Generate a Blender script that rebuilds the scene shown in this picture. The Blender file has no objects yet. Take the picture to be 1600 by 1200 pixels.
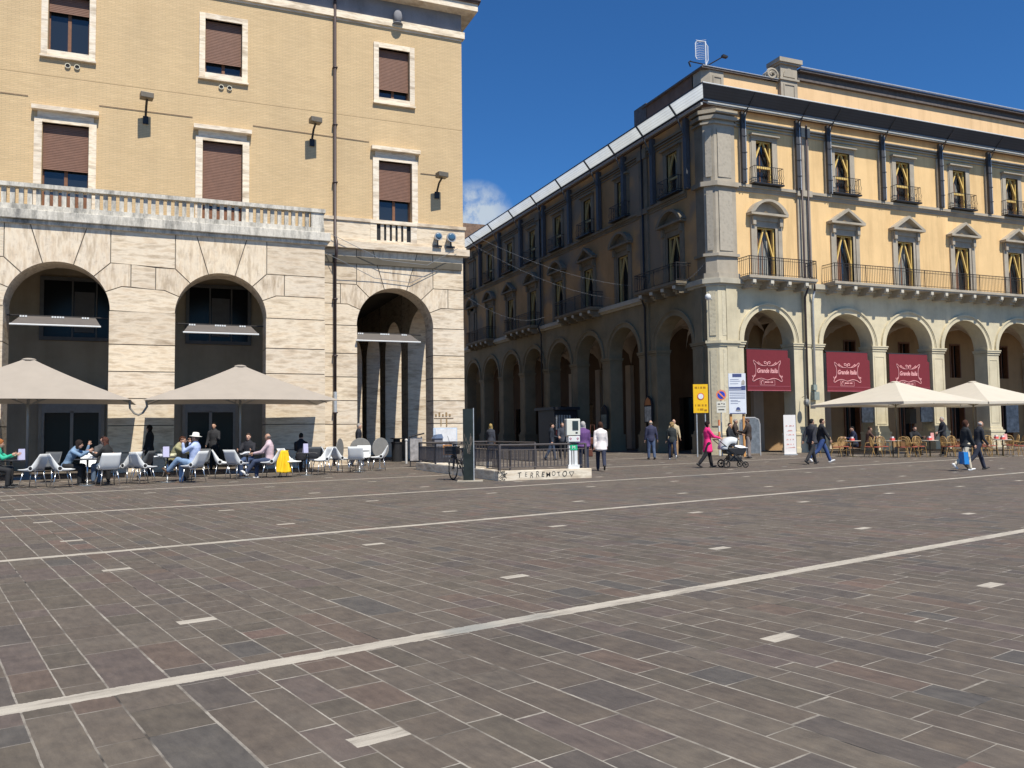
import bpy, bmesh, math, random
from mathutils import Vector, Matrix
sin, cos, pi, rad = math.sin, math.cos, math.pi, math.radians
random.seed(7)
C = bpy.context.scene.collection
S = bpy.context.scene

# ------------------------------------------------------------ camera, sky, sun, exposure
F_PX, PITCH, ROLL, HEAD, CAMZ = 1301.0, rad(3.21), rad(-.7), rad(22.51), 1.38
fw = Vector((sin(HEAD)*cos(PITCH), cos(HEAD)*cos(PITCH), sin(PITCH)))
rt = Vector((cos(HEAD), -sin(HEAD), 0)); up = rt.cross(fw)
rt2 = cos(ROLL)*rt + sin(ROLL)*up; up2 = -sin(ROLL)*rt + cos(ROLL)*up
cam = bpy.data.objects.new('camera', bpy.data.cameras.new('camera')); C.objects.link(cam)
cam.data.sensor_width = 36; cam.data.lens = F_PX/1600*36
cam.data.clip_start = .1; cam.data.clip_end = 3000
m = Matrix((rt2, up2, -fw)).transposed().to_4x4(); m.translation = (0, 0, CAMZ)
cam.matrix_world = m
S.camera = cam

SUN_EL, SUN_AZ = rad(57), rad(8)          # azimuth measured from -Y towards +X
sd = Vector((sin(SUN_AZ)*cos(SUN_EL), -cos(SUN_AZ)*cos(SUN_EL), sin(SUN_EL)))
sun = bpy.data.objects.new('sun', bpy.data.lights.new('sun', 'SUN')); C.objects.link(sun)
sun.rotation_euler = sd.to_track_quat('Z', 'Y').to_euler()
sun.data.energy = 4.6; sun.data.angle = rad(.53); sun.data.color = (1.0, .94, .82)

W = bpy.data.worlds.new('World'); S.world = W; W.use_nodes = True
nt = W.node_tree; nt.nodes.clear()
def wn(t, **k):
    n = nt.nodes.new(t)
    for a, b in k.items(): setattr(n, a, b)
    return n
sky = wn('ShaderNodeTexSky', sky_type='NISHITA', sun_disc=False)
sky.sun_elevation = SUN_EL; sky.sun_rotation = pi - SUN_AZ
sky.altitude = 700; sky.air_density = 1.0; sky.dust_density = .25; sky.ozone_density = 3.2
hs = wn('ShaderNodeHueSaturation'); hs.inputs['Saturation'].default_value = 1.02
tint = wn('ShaderNodeMix', data_type='RGBA', blend_type='MULTIPLY'); tint.inputs[0].default_value = 1; tint.inputs[7].default_value = (.5, .97, 1.44, 1)
nt.links.new(sky.outputs[0], tint.inputs[6]); nt.links.new(tint.outputs[2], hs.inputs['Color'])
# one small white cloud low over the street, a fact of the sky in a fixed world direction
tc = wn('ShaderNodeTexCoord')
dot = wn('ShaderNodeVectorMath', operation='DOT_PRODUCT')
cd = fw + rt2*((744-800)/F_PX) - up2*((345-600)/F_PX); cd.normalize()
dot.inputs[1].default_value = cd
nt.links.new(tc.outputs['Generated'], dot.inputs[0])
nz = wn('ShaderNodeTexNoise'); nz.inputs['Scale'].default_value = 34; nz.inputs['Detail'].default_value = 7; nz.inputs['Roughness'].default_value = .62
nt.links.new(tc.outputs['Generated'], nz.inputs['Vector'])
mr = wn('ShaderNodeMapRange'); mr.inputs['From Min'].default_value = .9988; mr.inputs['From Max'].default_value = 1.0
nt.links.new(dot.outputs['Value'], mr.inputs['Value'])
mr2 = wn('ShaderNodeMapRange'); mr2.inputs['From Min'].default_value = .36; mr2.inputs['From Max'].default_value = .56
nt.links.new(nz.outputs['Fac'], mr2.inputs['Value'])
mu = wn('ShaderNodeMath', operation='MULTIPLY')
nt.links.new(mr.outputs[0], mu.inputs[0]); nt.links.new(mr2.outputs[0], mu.inputs[1])
mu2 = wn('ShaderNodeMath', operation='MULTIPLY', use_clamp=True); mu2.inputs[1].default_value = 1.25
nt.links.new(mu.outputs[0], mu2.inputs[0])
mx = wn('ShaderNodeMix', data_type='RGBA'); mx.inputs[7].default_value = (6.2, 7.2, 8.4, 1)
nt.links.new(mu2.outputs[0], mx.inputs[0]); nt.links.new(hs.outputs[0], mx.inputs[6])
bg = wn('ShaderNodeBackground'); bg.inputs[1].default_value = .066
wo = wn('ShaderNodeOutputWorld')
nt.links.new(mx.outputs[2], bg.inputs[0]); nt.links.new(bg.outputs[0], wo.inputs[0])
S.view_settings.view_transform = 'Standard'; S.view_settings.look = 'None'
S.view_settings.exposure = .34; S.view_settings.gamma = 1; S.view_settings.use_curve_mapping = False
S.cycles.max_bounces = 7; S.cycles.diffuse_bounces = 4; S.cycles.glossy_bounces = 3
S.cycles.transparent_max_bounces = 6

# ------------------------------------------------------------ node helper
class NT:
    def __init__(s, name):
        s.m = bpy.data.materials.new(name); s.m.use_nodes = True; s.t = s.m.node_tree
        s.b = s.t.nodes['Principled BSDF']
    def n(s, t, **k):
        n = s.t.nodes.new(t)
        for a, b in k.items(): setattr(n, a, b)
        return n
    def put(s, sock, v):
        if hasattr(v, 'links') or hasattr(v, 'is_output'): s.t.links.new(v, sock)
        else: sock.default_value = v
    def math(s, op, a, b=0, c=0, clamp=False):
        n = s.n('ShaderNodeMath', operation=op, use_clamp=clamp)
        for i, v in enumerate((a, b, c)): s.put(n.inputs[i], v)
        return n.outputs[0]
    def coord(s, k='Object'): return s.n('ShaderNodeTexCoord').outputs[k]
    def xyz(s, v):
        n = s.n('ShaderNodeSeparateXYZ'); s.put(n.inputs[0], v); return n.outputs
    def comb(s, x, y, z=0.0):
        n = s.n('ShaderNodeCombineXYZ')
        for i, v in enumerate((x, y, z)): s.put(n.inputs[i], v)
        return n.outputs[0]
    def map(s, v, scale=(1, 1, 1), loc=(0, 0, 0)):
        n = s.n('ShaderNodeMapping'); s.put(n.inputs[0], v); n.inputs['Scale'].default_value = scale; n.inputs['Location'].default_value = loc
        return n.outputs[0]
    def noise(s, v, scale=5, detail=4, rough=.55, out='Fac'):
        n = s.n('ShaderNodeTexNoise'); s.put(n.inputs['Vector'], v)
        n.inputs['Scale'].default_value = scale; n.inputs['Detail'].default_value = detail; n.inputs['Roughness'].default_value = rough
        return n.outputs[out]
    def ramp(s, f, stops, interp='LINEAR'):
        n = s.n('ShaderNodeValToRGB'); s.put(n.inputs[0], f); r = n.color_ramp; r.interpolation = interp
        while len(r.elements) < len(stops): r.elements.new(.5)
        for e, (p, c) in zip(r.elements, stops): e.position = p; e.color = tuple(c)+(1,) if len(c) == 3 else c
        return n.outputs[0]
    def mix(s, f, a, b, mode='MIX'):
        n = s.n('ShaderNodeMix', data_type='RGBA', blend_type=mode)
        s.put(n.inputs[0], f)
        for i, v in ((6, a), (7, b)):
            if isinstance(v, tuple) and len(v) == 3: v = v+(1,)
            s.put(n.inputs[i], v)
        return n.outputs[2]
    def attr(s, name='rnd'):
        return s.n('ShaderNodeAttribute', attribute_name=name).outputs['Fac']
    def bump(s, h, strength=.3, dist=.02):
        n = s.n('ShaderNodeBump'); s.put(n.inputs['Height'], h); n.inputs['Strength'].default_value = strength; n.inputs['Distance'].default_value = dist
        s.t.links.new(n.outputs[0], s.b.inputs['Normal'])
    def col(s, v): s.put(s.b.inputs['Base Color'], v if not isinstance(v, tuple) or len(v) == 4 else v+(1,))
    def set(s, **k):
        for a, v in k.items(): s.put(s.b.inputs[a.replace('_', ' ')], v)
        return s

MT = {}
def mat(name, c, rough=.6, metal=0, var=.12, scale=6, bump=0, bscale=60, spec=.4, stretch=(1, 1, 1), trans=0):
    if name in MT: return MT[name]
    k = NT(name); o = k.coord()
    if var:
        f = k.noise(k.map(o, stretch), scale, 5, .6)
        lo = tuple(x*(1-var) for x in c); hi = tuple(min(1, x*(1+var)) for x in c)
        k.col(k.ramp(f, [(.3, lo), (.7, hi)]))
    else: k.col(c)
    k.set(Roughness=rough, Metallic=metal, Specular_IOR_Level=spec)
    if bump: k.bump(k.noise(o, bscale, 4), bump, .01)
    if trans:
        tr = k.n('ShaderNodeBsdfTranslucent'); tr.inputs[0].default_value = tuple(c)+(1,)
        ms = k.n('ShaderNodeMixShader'); ms.inputs[0].default_value = trans
        out = k.t.nodes['Material Output']
        k.t.links.new(k.b.outputs[0], ms.inputs[1]); k.t.links.new(tr.outputs[0], ms.inputs[2]); k.t.links.new(ms.outputs[0], out.inputs[0])
    MT[name] = k.m
    return k.m

# ------------------------------------------------------------ mesh helper
OFF = {}
class MB:
    def __init__(s, T=None): s.v = []; s.f = []; s.mi = []; s.r = []; s.T = T; s.cr = 0.0; s.marks = []
    def mark(s): s.marks.append((len(s.v), len(s.f)))      # start of the next separate part
    def build_each(s, name, mats, parent=None, **k):
        mk = s.marks+[(len(s.v), len(s.f))]; out = []
        for (v0, f0), (v1, f1) in zip(mk, mk[1:]):
            if f1 == f0: continue
            q = MB(); q.v = s.v[v0:v1]; q.f = [tuple(i-v0 for i in f) for f in s.f[f0:f1]]; q.mi = s.mi[f0:f1]; q.r = s.r[f0:f1]; out.append(q.build(name, mats, parent, **k))
        return out
    def pt(s, p):
        s.v.append(tuple(s.T(*p)) if s.T else tuple(p)); return len(s.v)-1
    def face(s, idx, m=0): s.f.append(tuple(idx)); s.mi.append(m); s.r.append(s.cr)
    def rnd(s): s.cr = random.random()
    def box(s, x0, x1, y0, y1, z0, z1, m=0):
        s.rnd(); i = [s.pt(p) for p in ((x0,y0,z0),(x1,y0,z0),(x1,y1,z0),(x0,y1,z0),(x0,y0,z1),(x1,y0,z1),(x1,y1,z1),(x0,y1,z1))]
        for q in ((0,3,2,1),(4,5,6,7),(0,1,5,4),(1,2,6,5),(2,3,7,6),(3,0,4,7)): s.face([i[k] for k in q], m)
    def poly(s, pts, m=0): s.face([s.pt(p) for p in pts], m)
    def prism(s, P, d0, d1, m=0, axis='d'):     # P in (u,z), extruded along d (middle coordinate)
        s.rnd(); n = len(P)
        a = [s.pt((u, d0, z)) for u, z in P]; b = [s.pt((u, d1, z)) for u, z in P]
        s.face(a[::-1], m); s.face(b, m)
        for k in range(n): s.face((a[k], a[(k+1) % n], b[(k+1) % n], b[k]), m)
    def prismz(s, P, z0, z1, m=0):
        s.rnd(); n = len(P)
        a = [s.pt((u, d, z0)) for u, d in P]; b = [s.pt((u, d, z1)) for u, d in P]
        s.face(a[::-1], m); s.face(b, m)
        for k in range(n): s.face((a[k], a[(k+1) % n], b[(k+1) % n], b[k]), m)
    def tube(s, pts, r, n=8, m=0, close=False):
        s.rnd(); pts = [Vector(p) for p in pts]; N = len(pts); rs = r if isinstance(r, (list, tuple)) else [r]*N
        rings = []; ref = None
        for i, p in enumerate(pts):
            if close: t = pts[(i+1) % N]-pts[i-1]
            else: t = pts[min(i+1, N-1)]-pts[max(i-1, 0)]
            t = t.normalized() if t.length > 1e-9 else Vector((0, 0, 1))
            if ref is None:
                ref = t.orthogonal().normalized()
            ref = (ref - t*ref.dot(t)); ref = ref.normalized() if ref.length > 1e-6 else t.orthogonal().normalized()
            q = t.cross(ref)
            rings.append([s.pt(p+(ref*cos(2*pi*k/n)+q*sin(2*pi*k/n))*rs[i]) for k in range(n)])
        for i in range(N if close else N-1):
            a, b = rings[i], rings[(i+1) % N]
            for k in range(n): s.face((a[k], a[(k+1) % n], b[(k+1) % n], b[k]), m)
        if not close: s.face(rings[0][::-1], m); s.face(rings[-1], m)
    def lathe(s, prof, n=24, m=0, c=(0, 0, 0), cap=True):   # prof (r,z)
        s.rnd(); rings = [[s.pt((c[0]+r*cos(2*pi*k/n), c[1]+r*sin(2*pi*k/n), c[2]+z)) for k in range(n)] for r, z in prof]
        for a, b in zip(rings, rings[1:]):
            for k in range(n): s.face((a[k], a[(k+1) % n], b[(k+1) % n], b[k]), m)
        if cap: s.face(rings[0][::-1], m); s.face(rings[-1], m)
    def ball(s, c, rx, ry=None, rz=None, m=0, nu=10, nv=7):
        ry = ry or rx; rz = rz or rx; s.rnd(); R = []
        for j in range(1, nv):
            a = pi*j/nv-pi/2
            R.append([s.pt((c[0]+rx*cos(a)*cos(2*pi*k/nu), c[1]+ry*cos(a)*sin(2*pi*k/nu), c[2]+rz*sin(a))) for k in range(nu)])
        b = s.pt((c[0], c[1], c[2]-rz)); t = s.pt((c[0], c[1], c[2]+rz))
        for a, d in zip(R, R[1:]):
            for k in range(nu): s.face((a[k], a[(k+1) % nu], d[(k+1) % nu], d[k]), m)
        for k in range(nu): s.face((b, R[0][(k+1) % nu], R[0][k]), m); s.face((t, R[-1][k], R[-1][(k+1) % nu]), m)
    def grid(s, fn, nu, nv, m=0):
        s.rnd(); I = [[s.pt(fn(i/nu, j/nv)) for j in range(nv+1)] for i in range(nu+1)]
        for i in range(nu):
            for j in range(nv): s.face((I[i][j], I[i+1][j], I[i+1][j+1], I[i][j+1]), m)
    def build(s, name, mats, parent=None, smooth=False, bevel=0, recalc=True, solid=0, sub=0):
        me = bpy.data.meshes.new(name)
        off = OFF.get(parent.name_full, Vector((0, 0, 0))) if parent else Vector((0, 0, 0))
        vs = [(a-off[0], b-off[1], c-off[2]) for a, b, c in s.v] if off.length else s.v
        me.from_pydata(vs, [], s.f)
        if not isinstance(mats, (list, tuple)): mats = [mats]
        for q in mats: me.materials.append(q)
        me.polygons.foreach_set('material_index', s.mi)
        at = me.attributes.new('rnd', 'FLOAT', 'FACE'); at.data.foreach_set('value', s.r)
        if recalc:
            b = bmesh.new(); b.from_mesh(me); bmesh.ops.recalc_face_normals(b, faces=b.faces); b.to_mesh(me); b.free()
        me.polygons.foreach_set('use_smooth', [smooth]*len(me.polygons))
        me.update()
        o = bpy.data.objects.new(name, me); C.objects.link(o)
        if parent: o.parent = parent; OFF[o.name_full] = off
        else: OFF[o.name_full] = Vector((0, 0, 0))
        if solid: q = o.modifiers.new('s', 'SOLIDIFY'); q.thickness = solid
        if bevel: q = o.modifiers.new('b', 'BEVEL'); q.width = bevel; q.segments = 2; q.limit_method = 'ANGLE'
        if sub: q = o.modifiers.new('u', 'SUBSURF'); q.levels = q.render_levels = sub
        return o
def tag(o, label=None, cat=None, group=None, kind=None):
    for k, v in (('label', label), ('category', cat), ('group', group), ('kind', kind)):
        if v: o[k] = v
    return o
def thing(name, label, cat, loc=(0, 0, 0), rotz=0, group=None, anchor=None):
    """anchor: world base point for things whose parts are given in world coordinates"""
    o = bpy.data.objects.new(name, None); C.objects.link(o); o.empty_display_size = .3
    if anchor is not None: o.location = anchor; OFF[o.name_full] = Vector(anchor)
    else: o.location = loc; o.rotation_euler = (0, 0, rotz); OFF[o.name_full] = Vector((0, 0, 0))
    return tag(o, label, cat, group)
def dup(root, loc, rotz, label, group=None, s=None):
    def cp(o, par):
        c = o.copy(); C.objects.link(c); c.parent = par
        for ch in kids.get(o, []): cp(ch, c)
        return c
    kids = {}
    def walk(o):
        kids[o] = list(o.children)
        for ch in kids[o]: walk(ch)
    walk(root)
    c = cp(root, None); c.location = loc; c.rotation_euler = (0, 0, rotz); c['label'] = label
    if group: c['group'] = group
    if s: c.scale = (s, s, s)
    return c
def text(s, size, m, parent, M4, name='lettering', shear=0, extrude=.004, offset=0, sx=1):
    cu = bpy.data.curves.new('t', 'FONT'); cu.body = s; cu.size = size; cu.extrude = extrude; cu.align_x = 'CENTER'; cu.align_y = 'CENTER'; cu.shear = shear; cu.offset = offset
    o = bpy.data.objects.new('t', cu); C.objects.link(o)
    bpy.context.view_layer.update()
    me = bpy.data.meshes.new_from_object(o.evaluated_get(bpy.context.evaluated_depsgraph_get()))
    bpy.data.objects.remove(o)
    me.transform(M4 @ Matrix.Diagonal((sx, 1, 1, 1)))
    off = OFF.get(parent.name_full, Vector((0, 0, 0))); me.transform(Matrix.Translation(-off))
    me.materials.clear(); me.materials.append(m)
    q = bpy.data.objects.new(name, me); C.objects.link(q); q.parent = parent; OFF[q.name_full] = off
    return q
def face_mat(u0, Y, z0):     # local xy plane -> facing -Y
    return Matrix(((1, 0, 0, u0), (0, 0, -1, Y), (0, 1, 0, z0), (0, 0, 0, 1)))
def ngon_offset(P, e):       # shrink a simple polygon by e
    n = len(P); A = sum(P[i][0]*P[(i+1) % n][1]-P[(i+1) % n][0]*P[i][1] for i in range(n)); s = 1 if A > 0 else -1
    out = []
    for i in range(n):
        p0, p1, p2 = Vector(P[i-1]), Vector(P[i]), Vector(P[(i+1) % n])
        a = (p1-p0).normalized(); b = (p2-p1).normalized()
        na = Vector((-a.y, a.x))*s; nb = Vector((-b.y, b.x))*s
        k = na+nb
        k = k/max(.35, k.dot(na)) if k.length > 1e-6 else na
        out.append(tuple(p1+k*e))
    return out
# ------------------------------------------------------------ materials of the setting
def paving():
    k = NT('porphyry_paving'); x, y, z = k.xyz(k.coord())
    th = rad(13.3); M = k.math
    c = M('ADD', M('MULTIPLY', x, cos(th)), M('MULTIPLY', y, sin(th)))
    d = M('ADD', M('MULTIPLY', x, -sin(th)), M('MULTIPLY', y, cos(th)))
    wob = k.noise(k.comb(c, d), 2.2, 2); wob2 = k.noise(k.comb(c, d), 30, 3)
    cj = M('ADD', c, M('MULTIPLY', M('SUBTRACT', wob, .5), .012))
    cw = M('ADD', M('DIVIDE', cj, .238), M('ADD', M('MULTIPLY', M('SINE', M('MULTIPLY', cj, 3.1)), .13), M('MULTIPLY', M('SINE', M('ADD', M('MULTIPLY', cj, 7.3), 1.0)), .14)))
    row = M('FLOOR', cw); fc = M('FRACT', cw)
    def wn1(v, v2=None):
        n = k.n('ShaderNodeTexWhiteNoise', noise_dimensions='2D'); k.put(n.inputs['Vector'], k.comb(v, v2 if v2 is not None else 3.7)); return n.outputs
    rr = wn1(row)[0]
    L = M('ADD', M('MULTIPLY', rr, .3), .32)
    dw = M('ADD', M('DIVIDE', d, L), M('MULTIPLY', rr, 37.0))
    dw = M('ADD', dw, M('MULTIPLY', M('SINE', M('ADD', M('MULTIPLY', dw, 1.9), row)), .27))
    cell = M('FLOOR', dw); fd = M('FRACT', dw)
    rv, rc = wn1(row, cell)
    jc = M('MULTIPLY', M('MINIMUM', fc, M('SUBTRACT', 1.0, fc)), .238)
    jd = M('MULTIPLY', M('MINIMUM', fd, M('SUBTRACT', 1.0, fd)), L)
    jw = M('ADD', .0025, M('MULTIPLY', wob2, .0055))
    joint = M('LESS_THAN', M('MINIMUM', jc, M('ADD', jd, .0012)), jw)
    base = k.ramp(rv, [(0, (.111, .093, .077)), (.22, (.119, .101, .084)), (.4, (.115, .094, .084)), (.52, (.104, .09, .074)), (.66, (.122, .105, .087)), (.78, (.095, .083, .075)), (.86, (.125, .096, .079)), (.95, (.094, .087, .08)), (.988, (.142, .103, .086))], 'CONSTANT')
    o = k.comb(c, d)
    n1 = k.noise(o, 7, 6, .65); n2 = k.noise(o, .35, 4, .6); n3 = k.noise(k.map(o, (1, .25, 1)), 22, 5, .7); n4 = k.noise(o, 140, 3, .7)
    base = k.mix(1.0, base, k.ramp(n1, [(.3, (.86, .86, .87)), (.7, (1.15, 1.13, 1.1))]), 'MULTIPLY')
    base = k.mix(1.0, base, k.ramp(n2, [(.3, (.9, .9, .92)), (.7, (1.1, 1.09, 1.06))]), 'MULTIPLY')
    base = k.mix(.9, base, k.ramp(n3, [(.35, (.84, .83, .83)), (.65, (1.15, 1.14, 1.12))]), 'MULTIPLY')
    n5 = k.noise(k.comb(M('ADD', c, M('MULTIPLY', rv, 31.0)), M('ADD', d, M('MULTIPLY', rr, 17.0))), 4.5, 8, .72)
    base = k.mix(.6, base, k.ramp(n5, [(.32, (.78, .77, .78)), (.5, (1.0, 1.0, 1.0)), (.68, (1.2, 1.17, 1.1))]), 'MULTIPLY')
    n6 = k.noise(o, .9, 7, .7)
    base = k.mix(M('MULTIPLY', k.ramp(n6, [(.56, (0, 0, 0)), (.68, (1, 1, 1))]), .22), base, (.2, .175, .145))
    base = k.mix(.5, base, k.ramp(n4, [(.3, (.8, .8, .8)), (.7, (1.2, 1.2, 1.2))]), 'MULTIPLY')
    jn = k.noise(o, 1.6, 3, .6)
    jcol = k.ramp(jn, [(.34, (.03, .028, .026)), (.41, (.24, .215, .18)), (.6, (.4, .365, .31))])
    colr = k.mix(M('MULTIPLY', joint, k.ramp(k.noise(o, 4.5, 4, .7), [(.34, (.3, .3, .3)), (.56, (.92, .92, .92))])), base, jcol)
    # pale travertine bands and inset stones
    edge = M('MULTIPLY', M('SUBTRACT', k.noise(o, 11, 5, .75), .5), .06)
    ds = M('MULTIPLY', M('ABSOLUTE', M('SUBTRACT', M('FRACT', M('ADD', M('DIVIDE', M('SUBTRACT', d, 4.985), 5.95), .5)), .5)), 5.95)
    band = M('LESS_THAN', M('ADD', ds, edge), .078)
    dd = M('MULTIPLY', M('ABSOLUTE', M('SUBTRACT', M('FRACT', M('ADD', M('DIVIDE', M('SUBTRACT', d, 3.497), 2.975), .5)), .5)), 2.975)
    cc = M('MULTIPLY', M('ABSOLUTE', M('SUBTRACT', M('FRACT', M('ADD', M('DIVIDE', M('SUBTRACT', c, 1.755), 2.92), .5)), .5)), 2.92)
    st = M('MULTIPLY', M('LESS_THAN', M('ADD', dd, M('MULTIPLY', edge, .3)), .062), M('LESS_THAN', M('ADD', cc, M('MULTIPLY', edge, .2)), .135))
    pale = M('MAXIMUM', band, st)
    pn = k.noise(k.map(o, (.6, 3, 1)), 3.2, 5, .7); pn2 = k.noise(k.map(o, (.35, .01, 1)), 1.3, 2, .4)
    pcol = k.ramp(pn, [(.28, (.22, .195, .16)), (.45, (.4, .36, .3)), (.6, (.49, .445, .37)), (.78, (.36, .33, .28))])
    pcol = k.mix(M('MULTIPLY', k.ramp(pn2, [(.6, (0, 0, 0)), (.63, (1, 1, 1))]), .75), pcol, (.26, .265, .245))
    pcol = k.mix(1.0, pcol, k.ramp(n4, [(.3, (.85, .85, .85)), (.7, (1.08, 1.08, 1.08))]), 'MULTIPLY')
    colr = k.mix(pale, colr, pcol)
    # small dark stains and chewing gum specks
    vo = k.n('ShaderNodeTexVoronoi'); k.put(vo.inputs['Vector'], o); vo.inputs['Scale'].default_value = 1.1
    sp = M('LESS_THAN', vo.outputs['Distance'], M('MULTIPLY', k.noise(o, 3, 2), .028))
    colr = k.mix(M('MULTIPLY', sp, .6), colr, (.33, .31, .28))
    k.col(colr)
    k.set(Roughness=M('ADD', .6, M('MULTIPLY', n1, .3)), Specular_IOR_Level=.28)
    h = M('ADD', M('MULTIPLY', M('SUBTRACT', 1.0, joint), .5), M('ADD', M('MULTIPLY', n3, .35), M('MULTIPLY', M('FRACT', M('MULTIPLY', rv, 13.0)), .25)))
    k.bump(h, .5, .012)
    return k.m
def travertine(name='travertine', tint=(1, 1, 1), vert=False):
    k = NT(name); o = k.coord(); r = k.attr()
    x, y, z = k.xyz(o)
    sh = k.math('MULTIPLY', r, 40.0)
    v = k.comb(k.math('ADD', x, sh), y, k.math('ADD', z, k.math('MULTIPLY', r, 23.0)))
    st = (2.6, 1.2, .55) if vert else (.7, .7, 3.1)
    a = k.noise(k.map(v, st), 1.5, 8, .62); b = k.noise(k.map(v, (st[0]*.6, st[1], st[2]*2.6)), 2.6, 7, .7); w = k.noise(v, .7, 3)
    c = k.ramp(a, [(.3, (.43, .36, .285)), (.41, (.6, .53, .44)), (.5, (.76, .705, .62)), (.58, (.68, .595, .49)), (.68, (.52, .455, .375))])
    c = k.mix(.55, c, k.ramp(b, [(.33, (.55, .52, .49)), (.44, (.95, .94, .93)), (.6, (1.07, 1.05, 1.0))]), 'MULTIPLY')
    c = k.mix(.5, c, k.ramp(w, [(.3, (.9, .88, .86)), (.7, (1.06, 1.05, 1.02))]), 'MULTIPLY')
    c = k.mix(1.0, c, k.ramp(r, [(0, (.9, .88, .85)), (.5, (1, 1, 1)), (1, (1.04, 1.02, .97))]), 'MULTIPLY')
    c = k.mix(1.0, c, tint, 'MULTIPLY')
    k.col(c); k.set(Roughness=.65, Specular_IOR_Level=.3); k.bump(b, .15, .01)
    return k.m
def weathered():
    k = NT('weathered_travertine'); o = k.coord()
    a = k.noise(k.map(o, (1, 1, .35)), 1.7, 8, .72); b = k.noise(k.map(o, (3, 3, .6)), 2.3, 6, .7); g = k.noise(o, 16, 5, .7)
    c = k.ramp(a, [(.33, (.23, .22, .2)), (.43, (.5, .47, .41)), (.54, (.68, .635, .55))])
    c = k.mix(.7, c, k.ramp(b, [(.36, (.5, .5, .49)), (.54, (1, 1, 1))]), 'MULTIPLY')
    c = k.mix(.6, c, k.ramp(g, [(.3, (.7, .7, .7)), (.6, (1.05, 1.05, 1.05))]), 'MULTIPLY')
    k.col(c); k.set(Roughness=.8); k.bump(g, .3, .01)
    return k.m
def brickwall():
    k = NT('yellow_brick'); x, y, z = k.xyz(k.coord())
    b = k.n('ShaderNodeTexBrick'); k.put(b.inputs['Vector'], k.comb(k.math('ADD', x, y), z)); b.offset = .5
    b.inputs['Color1'].default_value = (.60, .44, .245, 1); b.inputs['Color2'].default_value = (.645, .475, .27, 1); b.inputs['Mortar'].default_value = (.47, .35, .21, 1)
    b.inputs['Scale'].default_value = 1; b.inputs['Mortar Size'].default_value = .008; b.inputs['Brick Width'].default_value = .26; b.inputs['Row Height'].default_value = .068; b.inputs['Mortar Smooth'].default_value = .3
    n = k.noise(k.coord(), .45, 6, .65); n2 = k.noise(k.map(k.coord(), (1, 1, .12)), 1.2, 5, .6); n3 = k.noise(k.map(k.coord(), (.3, .3, 3)), 6, 5, .7)
    c = k.mix(1.0, b.outputs[0], k.ramp(n, [(.3, (.95, .95, .95)), (.7, (1.05, 1.04, 1.02))]), 'MULTIPLY')
    c = k.mix(1.0, c, k.ramp(n3, [(.35, (.94, .93, .92)), (.65, (1.05, 1.05, 1.04))]), 'MULTIPLY')
    c = k.mix(.4, c, k.ramp(n2, [(.3, (.88, .87, .85)), (.6, (1.03, 1.03, 1.03))]), 'MULTIPLY')
    k.col(c); k.set(Roughness=.8); k.bump(b.outputs['Fac'], -.25, .01)
    return k.m
def plaster(name, c, dirt=.25, s=.5, streak=.4, blotch=None):
    k = NT(name); o = k.coord()
    a = k.noise(o, s, 7, .65); b = k.noise(k.map(o, (1, 1, .1)), 1.6, 6, .7); g = k.noise(o, 20, 5, .7)
    cc = k.ramp(a, [(.3, tuple(v*(1-dirt) for v in c)), (.55, c), (.75, tuple(min(.9, v*1.07) for v in c))])
    cc = k.mix(streak, cc, k.ramp(b, [(.32, (.78, .75, .71)), (.55, (1.03, 1.03, 1.03))]), 'MULTIPLY')
    cc = k.mix(.5, cc, k.ramp(g, [(.3, (.9, .9, .9)), (.7, (1.06, 1.06, 1.06))]), 'MULTIPLY')
    if blotch:
        q = k.noise(o, .28, 3, .5); cc = k.mix(k.ramp(q, [(.5, (0, 0, 0)), (.6, (.8, .8, .8))]), cc, blotch)
    k.col(cc); k.set(Roughness=.85, Specular_IOR_Level=.25); k.bump(g, .15, .01)
    return k.m
def carved(name, c):
    k = NT(name); o = k.coord(); v = k.n('ShaderNodeTexVoronoi', feature='SMOOTH_F1'); k.put(v.inputs['Vector'], o); v.inputs['Scale'].default_value = 6.5
    g = k.noise(o, 9, 5, .7); h = k.math('ADD', v.outputs['Distance'], k.math('MULTIPLY', g, .6))
    cc = k.ramp(h, [(.3, tuple(x*.82 for x in c)), (.62, c), (.9, tuple(x*1.06 for x in c))])
    k.col(cc); k.set(Roughness=.85); k.bump(h, .4, .02)
    return k.m
def glass(name='window_glass', c=(.02, .025, .03)):
    k = NT(name); k.col(c); k.set(Roughness=.06, Specular_IOR_Level=.8); k.bump(k.noise(k.coord(), 1.5, 2), .05, .05)
    return k.m
PAVE = paving()
TRAV = travertine('travertine', (1.0, .945, .87)); TRAVV = travertine('travertine_voussoirs', (1.01, .95, .87), True); WEA = weathered()
MARB = travertine('pale_marble', (1.14, 1.11, 1.06)); BRICK = brickwall(); GLASS = glass(); GLASS2 = mat('dim_shop_glass', (.014, .015, .015), .22, var=0, spec=.22)
GROOVE = mat('groove_mortar', (.16, .14, .115), .9)  # dark mortar of the backing slab behind the blocks
GREYPL = plaster('grey_blue_plaster', (.27, .27, .29), .3, .8, .5)
DARKIN = plaster('arcade_interior_plaster', (.46, .38, .27), .2)
BROWNW = mat('brown_wood', (.2, .09, .045), .5, var=.2)
SHUT = mat('brown_shutter', (.235, .125, .085), .55, var=.1)
DARK = mat('dark_void', (.018, .018, .02), .7, var=0)
IRON = mat('dark_iron', (.035, .034, .036), .5, .4)
PIPE = mat('painted_pipe', (.07, .05, .05), .45)
GALV = mat('galvanised_steel', (.5, .52, .53), .45, .35, var=.15, scale=12)
TILE = mat('roof_tiles', (.2, .13, .09), .85, var=.4, scale=3)
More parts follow.
